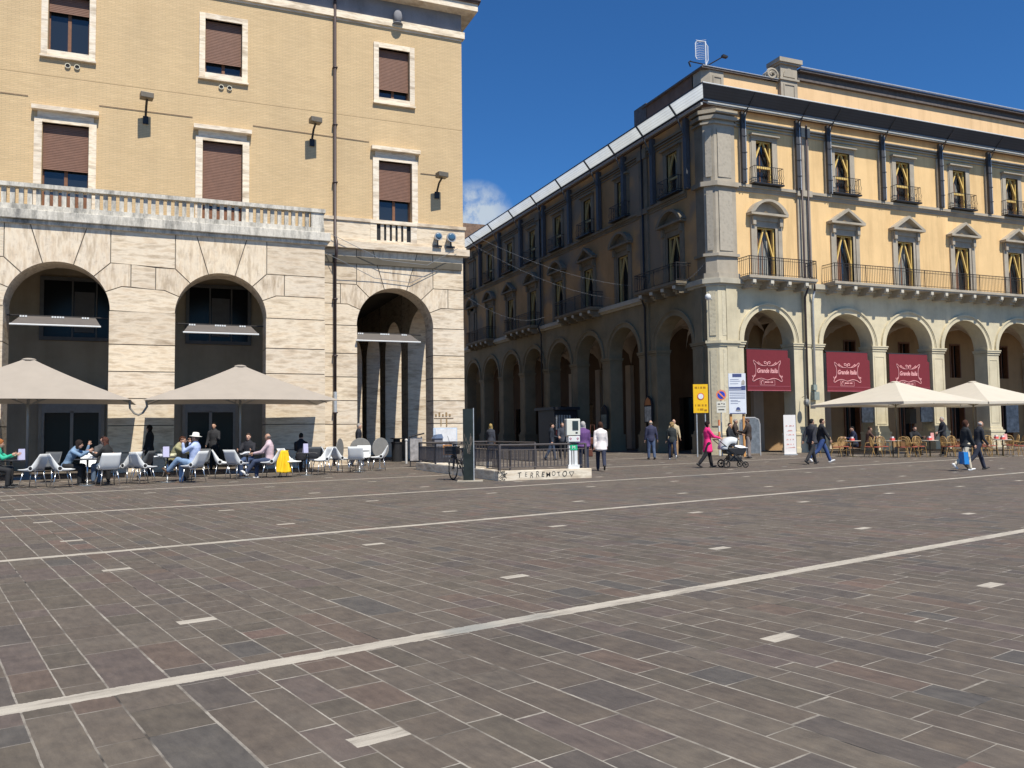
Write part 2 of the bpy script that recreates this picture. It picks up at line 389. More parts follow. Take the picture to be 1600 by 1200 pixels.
PEACH = plaster('peach_plaster', (.80, .55, .275), .13, .35, .65)
PEACH_SHADE = plaster('street_shade_plaster', (.46, .275, .125), .25, .3, .4, (.2, .175, .14))  # darker copy of the peach plaster, street shade put into its colour
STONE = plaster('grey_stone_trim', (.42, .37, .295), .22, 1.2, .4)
STONE_SHADE = plaster('street_shade_trim', (.215, .18, .13), .25, 1.2, .4)  # same trim stone, darkened in colour for the unlit street face
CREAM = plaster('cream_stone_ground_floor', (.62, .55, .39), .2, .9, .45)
CREAM_SHADE = plaster('street_shade_ground_floor', (.25, .208, .135), .25, .9, .4)  # cream stone copy with the street side's shade painted in
CARV = carved('carved_stone_panel', (.4, .355, .285)); CARVC = carved('carved_cream_panel', (.56, .5, .36)); 
SHORE = mat('yellow_shoring_timber', (.72, .5, .16), .6, var=.12)
VAULT = plaster('vault_plaster', (.6, .5, .39), .2)
INNERW = plaster('arcade_back_wall', (.42, .27, .14), .25, .5); INNER_SHADE = plaster('street_shade_back_wall', (.15, .1, .065), .3, .5)  # second one: back wall copy, colour lowered to imitate the street arcade's shade
WHITEP = mat('white_plastic', (.72, .73, .72), .35, var=.03)
CHROME = mat('chair_chrome', (.6, .61, .62), .25, .9, var=.05)

def struct(o): o['kind'] = 'structure'; return o
# ------------------------------------------------------------ ground, one sheet with the stairwell opening left out
WX0, WX1, WY0, WY1 = 8.45, 11.35, 21.45, 29.7        # subway stair enclosure
g = MB(); B = 420.0
hx0, hx1, hy0, hy1 = WX0+.25, WX1-.25, WY0+.25, WY1-.2
for x0, x1, y0, y1 in ((-B, B, -B, hy0), (-B, B, hy1, B), (-B, hx0, hy0, hy1), (hx1, B, hy0, hy1)):
    g.poly([(x0, y0, 0), (x1, y0, 0), (x1, y1, 0), (x0, y1, 0)])
struct(g.build('ground', PAVE, recalc=False))

def wall_rect(M, u0, u1, z0, z1, holes, d0, d1, m=0):
    us = sorted({u0, u1, *[h[0] for h in holes], *[h[1] for h in holes]}); zs = sorted({z0, z1, *[h[2] for h in holes], *[h[3] for h in holes]})
    us = [u for u in us if u0 <= u <= u1]; zs = [z for z in zs if z0 <= z <= z1]
    for a, b in zip(us, us[1:]):
        run = None
        for c, d in zip(zs, zs[1:]):
            inside = any(h[0] <= a+1e-6 and b <= h[1]+1e-6 and h[2] <= c+1e-6 and d <= h[3]+1e-6 for h in holes)
            if inside:
                if run: M.box(a, b, d0, d1, run, c, m); run = None
            elif run is None: run = c
        if run is not None: M.box(a, b, d0, d1, run, z1, m)

# ================================================================= LEFT BUILDING
YL, YR = 33.8, 35.2
TL = lambda u, d, z: (u, YL-d, z)
TR = lambda u, d, z: (u, YR-d, z)
k1 = YR/YL
def RX(x): return x*k1
def RZ(z): return CAMZ+(z-CAMZ)*k1
pal = thing('arcaded_building', 'yellow brick building with tall travertine arcade, roller shuttered windows and a terrace balustrade', 'building', anchor=(3, YL, 0))
XE = 12.28          # right-hand corner

def arch_wall(T, archs, u0, u1, ztop, zsp, depth, zoff, name, stone=True):
    """archs: list of (centre, radius, spring z). backing wall + separate rusticated blocks with open grooves"""
    bk = MB(T); bl = MB(T); sk = .035
    e = [u0]
    for c, r, zs in archs: e += [c-r, c+r]
    e.append(u1)
    for i in range(0, len(e), 2):
        a, b = e[i], e[i+1]
        if b-a < .02: continue
        bk.box(a+.02, b-.02, -depth, -sk, 0, ztop)
    N = 28
    for c, r, zs in archs:
        rr = r+.02
        pts = [(c-rr*cos(pi*i/N), zs+rr*sin(pi*i/N)) for i in range(N+1)]
        for (ua, za), (ub, zb) in zip(pts, pts[1:]):
            for dd in (-sk, -depth): bk.poly([(ua, dd, za), (ub, dd, zb), (ub, dd, ztop), (ua, dd, ztop)])
        # the soffit keeps a stone lining
        for (ua, za), (ub, zb) in zip(pts, pts[1:]): bk.poly([(ua, -sk, za), (ub, -sk, zb), (ub, -depth, zb), (ua, -depth, za)], 1)
    G = .018
    # courses
    for i in range(0, len(e), 2):
        a, b = e[i], e[i+1]
        if b-a < .05: continue
        zs = min([q[2] for q in archs], key=lambda v: 0) if False else archs[min(len(archs)-1, max(0, (i-1)//2))][2]
        z = zoff; lv = [0]
        while z < zs-.35: 
            if z > .2: lv.append(z)
            z += 1.0
        lv.append(zs)
        for z0, z1 in zip(lv, lv[1:]):
            P = [(a, z0), (b, z0), (b, z1), (a, z1)]
            Q = [(a, z0+G), (b, z0+G), (b, z1-G), (a, z1-G)]
            bl.prism(Q, -depth*.98 if False else -depth+.04, 0)
    # voussoirs
    def arc(c, r, zs, t0, t1, n=6): return [(c+r*sin(rad(t0+(t1-t0)*i/n)), zs+r*cos(rad(t0+(t1-t0)*i/n))) for i in range(n+1)]
    for j, (c, r, zs) in enumerate(archs):
        zt = ztop; lo = (archs[j-1][0]+archs[j-1][1]) if j else u0; hi = (archs[j+1][0]-archs[j+1][1]) if j < len(archs)-1 else u1
        zA, zB = zs+1.05*r, zs+.54*r
        h = zt-zs; x17 = min(.30*r+ (h-r)*.3, h*math.tan(rad(17)))
        bl.prism(ngon_offset(arc(c, r, zs, -17, 17)+[(c+x17, zt), (c-x17, zt)], G), -.5, 0, 1)
        for sg in (1, -1):
            lim = (hi if sg > 0 else lo); wdt = abs(lim-c)-r; full = (j == len(archs)-1 and sg > 0) or (j == 0 and sg < 0)
            mid = r+wdt/2 if not full else r+wdt
            def fx(L): return [(c+sg*(x-c), z) for x, z in L]
            bl.prism(ngon_offset(fx(arc(c, r, zs, 17, 43)+[(c+1.01*r, zA), (c+1.01*r, zt), (c+x17, zt)]), G), -.5, 0, 1)
            xc = min(1.42*r, mid-.02)
            bl.prism(ngon_offset(fx(arc(c, r, zs, 43, 66)+[(c+1.235*r, zB), (c+xc, zB), (c+xc, zA), (c+1.01*r, zA)]), G), -.5, 0, 1)
            if not full:
                if sg < 0: continue
                c2, r2, zs2 = archs[j+1]       # one stone spans the pier between two arches
                nb = arc(c2, r2, zs2, -90, -66); xd = c2-1.42*r2; zB2, zA2 = zs2+.54*r2, zs2+1.05*r2
                bl.prism(ngon_offset(arc(c, r, zs, 66, 90)+nb+[(c2-1.235*r2, zB2), (c+1.235*r, zB)], G*.9), -.5, 0, 0)
                bl.prism(ngon_offset([(c+1.01*r, zA), (c2-1.01*r2, zA2), (c2-1.01*r2, zt), (c+1.01*r, zt)], G*.9), -.5, 0, 0)
                bl.prism(ngon_offset([(c+xc, zB), (xd, zB2), (xd, zA2), (c+xc, zA)], G*.9), -.5, 0, 0)
                continue
            bl.prism(ngon_offset(fx(arc(c, r, zs, 66, 90)+[(c+mid, zs), (c+mid, zB), (c+1.235*r, zB)]), G*.9), -.5, 0, 0)
            bl.prism(ngon_offset(fx([(c+1.01*r, zA), (c+mid, zA), (c+mid, zt), (c+1.01*r, zt)]), G*.9), -.5, 0, 0)
            if mid-xc > .1: bl.prism(ngon_offset(fx([(c+xc, zB), (c+mid, zB), (c+mid, zA), (c+xc, zA)]), G*.9), -.5, 0, 0)
    w = bk.build(name+'_backing', [GROOVE, TRAV], pal)
    bl.build(name, [TRAV, TRAVV], pal)
archsL = [(-9.35, 1.68, 6.05), (-3.7, 1.69, 5.98), (1.9, 1.66, 5.93)]
arch_wall(TL, archsL, -14, 5.86, 9.13, 5.9, 1.3, .74, 'arcade_wall')
z3 = RZ(5.76)
arch_wall(TR, [(RX(8.78), RX(1.62), z3)], 6.0, XE, RZ(8.93), z3, 1.2, .74, 'arcade_wall')
# side portico with its own arches (plane X = XE)
sd_ = MB(lambda u, d, z: (XE-1.0-d, u, z)); sd_.mark()
side = []
y = YR+1.15
piers = [(YR+.0, YR+1.2)]
for q in range(6): piers.append((41.0+q*4.75, 42.3+q*4.75))
for (a0, a1), (b0, b1) in zip(piers, piers[1:]):
    c, r = (a1+b0)/2, (b0-a1)/2; zs = 5.6
    n = 16; pts = [(c-r*cos(pi*i/n), zs+min(r, 1.75)*sin(pi*i/n)) for i in range(n+1)]
    for (ua, za), (ub, zb) in zip(pts, pts[1:]):
        for dd in (0, -1.0): sd_.poly([(ua, dd, za), (ub, dd, zb), (ub, dd, 9.2), (ua, dd, 9.2)])
        sd_.poly([(ua, 0, za), (ub, 0, zb), (ub, -1.0, zb), (ua, -1.0, za)])
for i, (a, b) in enumerate(piers[1:]):
    sd_.mark()
    for z0 in range(0, 6): sd_.box(a, b, -1.0, 0, z0+.012, min(z0+.988, 5.6))
    sd_.box(a+.02, b-.02, -.98, -.02, 0, 9.2)
sd_.build_each('side_portico_pier', TRAV, pal)
iw = MB(); iw.mark()
iw.box(-14, 6.9, 39.0, 39.3, 0, 9.0); iw.box(-14, 5.6, YR-.1, 39.0, 8.6, 8.9); iw.box(-14, -13.7, YL-.5, 39.0, 0, 9)
iw.mark(); iw.box(6.6, 6.9, 39.3, 68, 0, 9.0)
iw.box(5.6, XE-.1, YR-.1, 39.0, 8.6, 8.9); iw.box(6.9, XE-.1, 39.0, 68, 8.6, 8.9)
iw.box(6.6, XE, 68, 68.3, 0, 9)
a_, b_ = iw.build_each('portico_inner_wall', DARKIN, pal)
b_.data.materials[0] = plaster('side_portico_shade_plaster', (.13, .115, .09), .25)  # interior plaster darkened so its colour carries the portico's shade
# shop fronts and mezzanine windows in the portico
GFR = mat('grey_aluminium_frame', (.33, .31, .27), .5, .1)
for (x0, x1, w0, w1) in ((-4.75, -2.55, -4.75, -1.9), (.72, 2.8, .85, 3.3), (-10.3, -8.2, -10.3, -7.7)):
    fr = MB(); zt = 2.75
    for a, b, c, d in ((x0, x0+.1, 0, zt), (x1-.1, x1, 0, zt), ((x0+x1)/2-.06, (x0+x1)/2+.06, 0, 2.4), (x0+.1, x1-.1, 2.35, zt)): fr.box(a, b, 38.86, 38.99, c, d)
    fr.box((x0+x1)/2-.35, (x0+x1)/2-.05, 38.82, 38.86, 2.55, 2.63)
    f = fr.build('shop_door', GFR, pal)
    p = MB(); p.box(x0+.1, x1-.1, 38.93, 38.97, .02, 2.35); p.box(x0+.1, x1-.1, 38.93, 38.97, zt, zt+.6); p.build('pane', GLASS2, f)
    hd = MB(); hd.box(x0-.12, x0, 38.84, 38.99, 0, 3.5); hd.box(x1, x1+.12, 38.84, 38.99, 0, 3.5); hd.box(x0, x1, 38.84, 38.99, 3.35, 3.5); hd.build('stone_surround', STONE, f)
    wf = MB(); zb, zt = 5.5, 7.85
    for a, b, c, d in ((w0-.15, w0, zb-.15, zt+.15), (w1, w1+.15, zb-.15, zt+.15), (w0, w1, zt, zt+.15), (w0, w1, zb-.15, zb), ((w0+w1)/2-.4, (w0+w1)/2-.34, zb, zt), ((w0+w1)/2+.5, (w0+w1)/2+.56, zb, zt)): wf.box(a, b, 38.86, 38.99, c, d)
    wq = wf.build('mezzanine_window', mat('grey_stone_surround', (.14, .14, .135), .7), pal)
    p = MB(); p.box(w0, w1, 38.92, 38.98, zb, zt); p.build('pane', GLASS2, wq)
    p = MB(); p.box((w0+w1)/2-.3, (w0+w1)/2+.45, 38.86, 38.9, zb+.2, zt-.45); p.build('blind', mat('grey_blind', (.12, .12, .12), .8), wq)
# brick upper wall with windows
Zt = RZ(18.58)
tops = [(-9.0, 1.75), (RX(-3.49), RX(1.78)), (RX(1.91), RX(1.8)), (RX(8.76), RX(1.77))]
mids = [(-9.1, 2.0), (RX(-3.53), RX(2.02)), (RX(1.9), RX(1.98)), (RX(8.79), RX(1.93))]
holes = []
zb1, zt1 = RZ(15.22)+.24, RZ(17.82)-.22
zb2, zt2 = RZ(10.2), RZ(13.1)-.36
for c, w in tops: holes.append((c-w/2+.23, c+w/2-.23, zb1, zt1))
for i, (c, w) in enumerate(mids): holes.append((c-w/2+.27, c+w/2-.27, 9.6 if i < 3 else zb2, zt2))
bw = MB(TR); wall_rect(bw, -14, XE, 9.5, Zt, holes, -.45, 0)
bw.box(6, XE, -.45, -.04, RZ(8.93), 9.5)
bw.box(XE-.45, XE, -32, -.45, 9.0, 20.4); bw.build('brick_wall', BRICK, pal)
tr = MB(TR); tr.box(-14, XE+.12, -.2, .13, Zt, RZ(18.87)); tr.box(-14, XE+.02, -.2, .03, Zt-.09, Zt); tr.build('marble_string_course', MARB, pal)
fz = MB(TR); fz.box(-14, XE, -.4, .0, RZ(18.87), 20.45); fz.build('frieze', GREYPL, pal)
ev = MB(TR); ev.box(-14, XE+.6, -30, .6, 20.45, 20.78); e = ev.build('eave_slab', MARB, pal)
ro = MB(TR); ro.box(-14, XE+.68, -30, .68, 20.78, 20.86); ro.prism([(-14, 20.86), (XE+.66, 20.86), (XE-9, 23.5), (-14, 23.5)], -24, -6.0); ro.build('roof', TILE, pal)
gu = MB(TR); gu.tube([(-14, .68, 20.9), (XE+.7, .68, 20.9)], .07, 8); gu.build('gutter', PIPE, pal)
def window_left(c, w, zb, zt, fs, hood, shut_top, shut_bot, reflect=True):
    fr = MB(TR); d = .07
    fr.box(c-w/2, c-w/2+fs, -.16, d, zb-(fs if not hood else 0), zt+fs*(1 if not hood else .6)); fr.box(c+w/2-fs, c+w/2, -.16, d, zb-(fs if not hood else 0), zt+fs*(1 if not hood else .6))
    fr.box(c-w/2+fs, c+w/2-fs, -.16, d, zt, zt+fs*(1 if not hood else .6))
    if not hood: fr.box(c-w/2+fs, c+w/2-fs, -.16, d+.02, zb-fs, zb); fr.box(c-w/2-.03, c+w/2+.03, -.0, d+.06, zb-fs-.07, zb-fs)
    f = fr.build('window', MARB, pal)
    if hood:
        h = MB(TR); h.box(c-w/2+.1, c+w/2-.1, 0, d-.01, zt+fs*.6, zt+fs*.6+.26); h.box(c-w/2-.08, c+w/2+.08, 0, .27, zt+fs*.6+.26, zt+fs*.6+.42); h.build('hood', MARB, f)
    a, b = c-w/2+fs, c+w/2-fs
    H = zt-zb; s = MB(TR); z = zb+H*shut_bot
    while z < zb+H*shut_top:
        s.prism([(a+.02, z), (b-.02, z), (b-.02, z+.048), (a+.02, z+.05)], -.2, -.16); z += .064
    s.box(a+.02, b-.02, -.2, -.18, zb+H*shut_bot, zb+H*shut_top); s.build('roller_shutter', SHUT, f)
    g = MB(TR); g.box(a, b, -.36, -.34, zb, zt); g.build('pane', GLASS, f)
    wd = MB(TR); m_ = (a+b)/2; wd.box(m_-.06, m_+.06, -.34, -.3, zb, zt); wd.box(a, a+.06, -.34, -.3, zb, zt); wd.box(b-.06, b, -.34, -.3, zb, zt); wd.box(a+.06, m_-.06, -.34, -.3, zb, zb+.07); wd.box(m_+.06, b-.06, -.34, -.3, zb, zb+.07)
    if hood and c < 6: wd.box(a+.06, m_-.06, -.34, -.3, zb+.07, zb+.95); wd.box(m_+.06, b-.06, -.34, -.3, zb+.07, zb+.95)
    wd.build('casement', BROWNW, f)
for (c, w), sb_ in zip(tops, (.3, .71, .23, .2)): window_left(c, w, zb1, zt1, .22, False, 1.0, sb_)
for i, ((c, w), sb_) in enumerate(zip(mids, (.4, .52, .3, .37))):
    window_left(c, w, 9.6 if i < 3 else zb2, zt2, .26, True, 1.0, sb_)
# vent holes
for c in (RX(-3.35), RX(1.98)):
    for q in (-.16, .16):
        v = MB(); v.T = lambda x, y, z, c=c, q=q: (c+q+x, YR-.02-z, RZ(14.95)+y)
        v.lathe([(.1, 0), (.1, .045), (.075, .045), (.075, .0)], 16); o = v.build('vent_ring', mat('vent_ceramic', (.62, .58, .45), .5), pal)
        v = MB(); v.T = lambda x, y, z, c=c, q=q: (c+q+x, YR-.022-z, RZ(14.95)+y); v.lathe([(.072, 0), (.072, .012)], 16); v.build('hole', DARK, o)
# terrace slab and balustrade (left part)
sl = MB(TL); sl.box(-14, 6.05, -1.35, .22, 9.13, 9.47); sl.box(-14, 5.95, -1.35, .1, 8.98, 9.13); sl.build('terrace_slab', WEA, pal, bevel=.02)
bl = MB(TL); bl.box(-14, 5.82, -.3, .08, 9.47, 9.68); bl.box(-14, 5.86, -.32, .1, 10.3, 10.45); bl.box(5.3, 5.8, -.26, .04, 9.68, 10.3); bl.box(5.55, 5.8, -1.35, -.3, 9.47, 10.3); bl.box(5.5, 5.86, -1.35, -.32, 10.3, 10.45)
for i in range(71):
    u = 5.15-i*.272
    bl.box(u-.075, u+.075, -.2, -.03, 9.68, 10.3)
bl.build('terrace_balustrade', WEA, pal)
# band and balcony of the right part
bd = MB(TR); zc0, zc1, zb_, zt_ = RZ(8.93), RZ(9.21), RZ(9.3), RZ(10.17)
bd.box(5.9, XE+.24, -.2, .2, zc0, zc1); bd.box(5.9, XE+.1, -.2, .14, zc1, zb_)
bd.box(5.9, RX(7.7), -.2, .08, zb_, zt_-.1); bd.box(RX(9.7), XE+.05, -.2, .08, zb_, zt_-.1)
bd.box(5.9, RX(7.7), -.2, .14, zt_-.1, zt_+.04); bd.box(RX(9.7), XE+.1, -.2, .14, zt_-.1, zt_+.04)
bd.build('travertine_band', TRAV, pal)
bq = MB(TR); a, b = RX(7.7), RX(9.7)
bq.box(a, b, -.15, .14, zt_-.12, zt_+.04); bq.box(a, a+.28, -.2, .1, zb_, zt_-.12); bq.box(b-.28, b, -.2, .1, zb_, zt_-.12); bq.box(a+.28, b-.28, -.2, .1, zb_, zb_+.06)
for i in range(5): u = a+.28+(b-a-.56)*(i+1)/6; bq.box(u-.075, u+.075, -.12, .06, zb_+.06, zt_-.12)
o = bq.build('window_balustrade', MARB, pal)
bq = MB(TR); bq.box(a+.28, b-.28, -.02, .012, zb_+.06, zt_-.12); bq.build('gap_shade_sheet', DARK, o)  # dark sheet painted in for the shade between the balusters
# downpipe
pp = MB(TR); pp.tube([(6.5, .12, 20.7), (6.5, .12, RZ(9.4)), (6.5, .42, RZ(9.1)), (6.5, .42, 8.9), (6.5, .12, 8.6), (6.5, .12, .05)], .065, 10)
for z in (2.2, 4.6, 7, 12, 14.5, 17): pp.box(6.4, 6.6, 0, .2, z, z+.05)
dp = pp.build('downpipe', PIPE, pal, smooth=True)
pp = MB(TR); pp.tube([(6.5, .12, 3.1), (6.5, .12, 2.2)], .078, 10); pp.build('zinc_sleeve', GALV, dp)
# wall cable
cb = MB(TR); cb.mark(); cb.tube([(-14, .02, RZ(13.66)), (-4.95, .02, RZ(13.66))], .011, 5); cb.mark(); cb.tube([(-2.55, .02, RZ(13.62)), (.82, .02, RZ(13.62))], .011, 5); cb.mark(); cb.tube([(3.15, .02, RZ(13.58)), (8.0, .02, RZ(13.5))], .011, 5); cb.mark(); cb.tube([(10.3, .02, RZ(12.4)), (11.1, .02, RZ(12.4))], .012, 5)
cb.build_each('wall_cable', mat('rusty_cable', (.12, .07, .06), .7), pal)
bs = MB(TR); bs.ball((9.25, .22, 19.75), .2, .12, .32); bs.lathe([(.24, 0), (.2, .05)], 12, c=(9.25, .15, 19.4)); bs.build('stone_boss', GREYPL, pal, smooth=True)
ej = MB(TR); ej.box(-14, XE-.01, -.02, .003, RZ(14.5), RZ(14.5)+.014); ej.build('expansion_joint', mat('joint_sealant', (.3, .2, .1), .8), pal)
# floodlights on the brick wall
FLM = mat('bronze_floodlight', (.17, .145, .11), .45, .3)
for i, (x, z, lab) in enumerate(((-.9, RZ(13.75), 'bronze box floodlight on arm between the left and middle upper windows'), (5.55, RZ(13.65), 'bronze box floodlight on arm just left of the long downpipe'), (11.05, RZ(12.0), 'bronze box floodlight on arm near the right corner of the brick wall'))):
    L = thing('floodlight', lab, 'floodlight', anchor=(x, YR, z), group='floodlights on the yellow brick wall')
    a = MB(TR); a.tube([(x, 0, z-.55), (x, .08, z-.3), (x+.02, .3, z-.02), (x+.05, .62, z+.12)], .045, 8); a.box(x-.1, x+.1, 0, .07, z-.65, z-.35); a.build('arm', IRON, L)
    h = MB(TR); h.prismz([(x-.22, .5), (x+.24, .42), (x+.3, .82), (x-.16, .9)], z+.12, z+.34); h.build('lamp_head', FLM, L, bevel=.02)
# twin round spotlights above the cornice
for x, lab in ((10.98, 'round blue glass spotlight, left of the pair above the corner arch'), (11.58, 'round blue glass spotlight, right of the pair above the corner arch')):
    z = 9.98; s_ = .17 if x < 11.2 else .21
    L = thing('spotlight', lab, 'spotlight', anchor=(x, YR, z), group='pair of round spotlights on the cornice')
    a = MB(); a.T = lambda px, py, pz, x=x, z=z: (x+px, YR-.42-pz, z+py); a.lathe([(s_*.6, -.3), (s_, -.05), (s_, .06), (s_*.88, .06)], 20); a.build('housing', mat('grey_lamp_housing', (.4, .4, .4), .4, .5), L, smooth=False)
    a = MB(); a.T = lambda px, py, pz, x=x, z=z: (x+px, YR-.475-pz, z+py); a.lathe([(s_*.85, 0), (s_*.5, .03), (.01, .04)], 20); a.build('lens', glass('blue_lens', (.05, .12, .2)) if 'blue_lens' not in bpy.data.materials else bpy.data.materials['blue_lens'], L, smooth=True)
    a = MB(TR); a.tube([(x, .3, zc1), (x, .35, z-.15)], .03, 6); a.box(x-.2, x+.2, .25, .32, zc1, zc1+.08); a.build('bracket', IRON, L)
# ================================================================= CORNER BUILDING
YF, XS = 36.0, 26.3
TF = lambda u, d, z: (u, YF-d, z)
TS = lambda u, d, z: (XS-d, u, z)
cor = thing('corner_arcade_building', 'ochre corner building with cream stone arcade, pedimented windows, iron balconies and a steel eave canopy', 'building', anchor=(XS+2, YF+2, 0))
ZS, ZB = 5.98, 8.88
def arcade(T, u0, u1, arches, rise, mats, depth, name):
    M = MB(T); e = [u0]
    for c, r in arches: e += [c-r, c+r]
    e.append(u1)
    for i in range(0, len(e), 2):
        M.box(e[i], e[i+1], -depth, 0, 0, ZS); M.box(e[i], e[i+1], -depth, 0, ZS, ZB)
    N = 26
    for c, r in arches:
        pts = [(c-r*cos(pi*i/N), ZS+rise*sin(pi*i/N)) for i in range(N+1)]
        for (ua, za), (ub, zb) in zip(pts, pts[1:]):
            M.poly([(ua, 0, za), (ub, 0, zb), (ub, 0, ZB), (ua, 0, ZB)]); M.poly([(ua, -depth, za), (ub, -depth, zb), (ub, -depth, ZB), (ua, -depth, ZB)])
            M.poly([(ua, 0, za), (ub, 0, zb), (ub, -depth, zb), (ua, -depth, za)])
    w = M.build(name, mats[0], cor)
    A = MB(T)       # archivolts
    for c, r in arches:
        A.mark()
        for (ra, rb, d) in ((0.0, .2, .05), (.2, .26, .08), (.26, .34, .12)):
            P = [[(c-(r+q)*cos(pi*i/N), ZS+(rise+q)*sin(pi*i/N)) for i in range(N+1)] for q in (ra, rb)]
            for i in range(N):
                a, b, c_, d_ = P[0][i], P[0][i+1], P[1][i+1], P[1][i]
                A.poly([(a[0], d, a[1]), (b[0], d, b[1]), (c_[0], d, c_[1]), (d_[0], d, d_[1])])
                A.poly([(d_[0], d, d_[1]), (c_[0], d, c_[1]), (c_[0], 0, c_[1]), (d_[0], 0, d_[1])]); A.poly([(a[0], d, a[1]), (b[0], d, b[1]), (b[0], 0, b[1]), (a[0], 0, a[1])])
    A.build_each('archivolt', mats[0], cor)
    K = MB(T)       # imposts, plinths, sunk panels
    for i in range(0, len(e), 2):
        K.mark(); a, b = e[i], e[i+1]
        if i == 0 : a = e[i]+.02
        K.box(a-.12, b+.12, -depth-.05, .12, ZS-.06, ZS); K.box(a-.09, b+.09, -depth-.03, .09, ZS-.17, ZS-.06); K.box(a-.04, b+.04, -depth, .04, ZS-.3, ZS-.2)
        K.box(a-.1, b+.1, -depth-.1, .1, 0, 1.02); K.box(a-.14, b+.14, -depth-.12, .15, 0, .25); K.box(a-.13, b+.13, -depth-.11, .13, .94, 1.06); K.prism([(a-.07, 1.06), (b+.07, 1.06), (b, 1.25), (a, 1.25)], -.02, .05)
        if b-a < 1.4:
            for x0, x1, z0, z1 in ((a+.12, a+.17, 1.5, 5.4), (b-.17, b-.12, 1.5, 5.4), (a+.17, b-.17, 1.5, 1.55), (a+.17, b-.17, 5.35, 5.4)): K.box(x0, x1, 0, .02, z0, z1)
        else:
            m_ = (a+b)/2
            K.box(m_-.33, m_+.33, 0, .1, 1.06, ZS-.3); K.box(m_-.33, m_+.33, 0, .12, ZS, ZB)
    K.build_each('pier_moulding', mats[0], cor)
    return w
FA = [(29.95, 1.68)]+[(35.48+4.65*i, 1.83) for i in range(7)]
SA = [(39.6, 1.8)]+[(45.15+4.6*i, 1.8) for i in range(8)]
UEND, VEND = 66.4, 82.0
arcade(TF, XS+.37, UEND, FA, 1.76, (CREAM,), .9, 'front_arcade')
arcade(TS, YF+.36, VEND, SA, 1.76, (CREAM_SHADE,), .9, 'street_arcade')
# corner shaft (chamfered)
ch = MB()
for z0, z1, e in ((0, .25, .2), (.25, 1.0, .14), (1.0, 1.12, .18)): ch.prismz([(XS+.37, YF-e), (XS-e, YF+.36), (XS-e, YF+.9), (XS+.9, YF+.9), (XS+1.65, YF-e)], z0, z1)
ch.prismz([(XS+.37, YF-.06), (XS-.06, YF+.36), (XS+.3, YF+1.0), (XS+1.65, YF+1.0), (XS+1.65, YF-.06)], 1.12, ZB)
for z0, z1, e in ((ZS-.28, ZS-.2, .12), (ZS-.14, ZS, .2), (ZS-.2, ZS-.14, .15)): ch.prismz([(XS+.37, YF-e), (XS-e, YF+.36), (XS+.3, YF+1.0), (XS+1.655, YF+1.0), (XS+1.655, YF-e)], z0, z1)
ch.build('corner_pier', CREAM, cor)
cp = MB(TF)
for z0, z1 in ((1.5, 5.5), (6.25, 8.6)): cp.mark(); cp.box(XS+.6, XS+1.35, .06, .075, z0, z1)
for z0, z1 in ((1.5, 5.5), (6.25, 8.6)):
    cp.mark(); cp.T = lambda u, d, z: (XS+.185+u*.7071-d*.7071-.042, YF+.18-u*.7071-d*.7071-.042, z)
    cp.box(-.17, .17, 0, .02, z0, z1)
cp.build_each('carved_panel', CARVC, cor)
# belt course
bt = MB()
def ring(M, z0, z1, e, u1=UEND, v1=VEND, t=.5):
    M.prismz([(u1, YF-e), (XS+.37, YF-e), (XS-e, YF+.36), (XS-e, v1), (XS+t, v1), (XS+t, YF+.8), (XS+.8, YF+t), (u1, YF+t)], z0, z1)
ring(bt, ZB, ZB+.12, .14); ring(bt, ZB+.12, ZB+.36, .3); ring(bt, ZB+.36, ZB+.42, .2)
bt.build('belt_course', plaster('belt_stone', (.5, .46, .37), .2), cor)
# upper walls with window holes
FW = [29.95]+[35.48+4.65*i for i in range(7)]
SW = [39.35]+[45.0+4.62*i for i in range(8)]
Z1 = ZB+.42; ZM = 14.2; ZM2 = 14.45; ZTOP = 18.95
def holes(cs): 
    return [(c-.62, c+.62, 9.35, 12.22) for c in cs]+[(c-.55, c+.55, 14.65, 17.0) for c in cs]
for T, cs, u0, u1, m_, nm in ((TF, FW, XS+1.65, UEND, PEACH, 'front_wall'), (TS, SW, YF+1.1, VEND, PEACH_SHADE, 'street_wall')):
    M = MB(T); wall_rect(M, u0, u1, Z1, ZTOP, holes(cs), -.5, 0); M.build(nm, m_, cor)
cw = MB(); cw.prismz([(XS+.37, YF-.06), (XS-.04, YF+.36), (XS-.04, YF+.4), (XS+.35, YF+.4), (XS+1.655, YF+.3), (XS+1.655, YF-.1)], Z1, ZTOP)
for z0, z1, e in ((ZM, ZM2, .26), (Z1, Z1+.25, .18), (Z1+1.15, Z1+1.3, .2), (17.55, 17.65, .2), (17.8, 18.0, .26), (18.1, 18.3, .32)):
    cw.prismz([(XS+.37, YF-e), (XS-e, YF+.36), (XS-e, YF+.45), (XS+.35, YF+.45), (XS+1.75, YF+.3), (XS+1.75, YF-e)], z0, z1)
cw.build('corner_pilaster', STONE, cor)
cw = MB(); cw.box(XS-.03, XS+.3, YF+.4, YF+1.15, Z1, ZTOP)
for z0, z1, e in ((ZM, ZM2, .26), (Z1, Z1+.25, .18), (Z1+1.15, Z1+1.3, .2), (17.55, 17.65, .2), (17.8, 18.0, .26), (18.1, 18.3, .32)): cw.box(XS-e, XS+.3, YF+.45, YF+1.2, z0, z1)
cw.build('pilaster_return', STONE_SHADE, cor)  # return face takes the trim stone with shade in its colour
cp = MB(TF)
for z0, z1 in ((10.75, 13.95), (14.7, 17.3)): cp.mark(); cp.box(XS+.55, XS+1.4, .1, .115, z0, z1)
cp.T = lambda u, d, z: (XS+.185+u*.7071-d*.7071-.07, YF+.18-u*.7071-d*.7071-.07, z)
for z0, z1 in ((10.75, 13.95), (14.7, 17.3)): cp.mark(); cp.box(-.17, .17, 0, .02, z0, z1)
cp.build_each('carved_panel', CARV, cor)
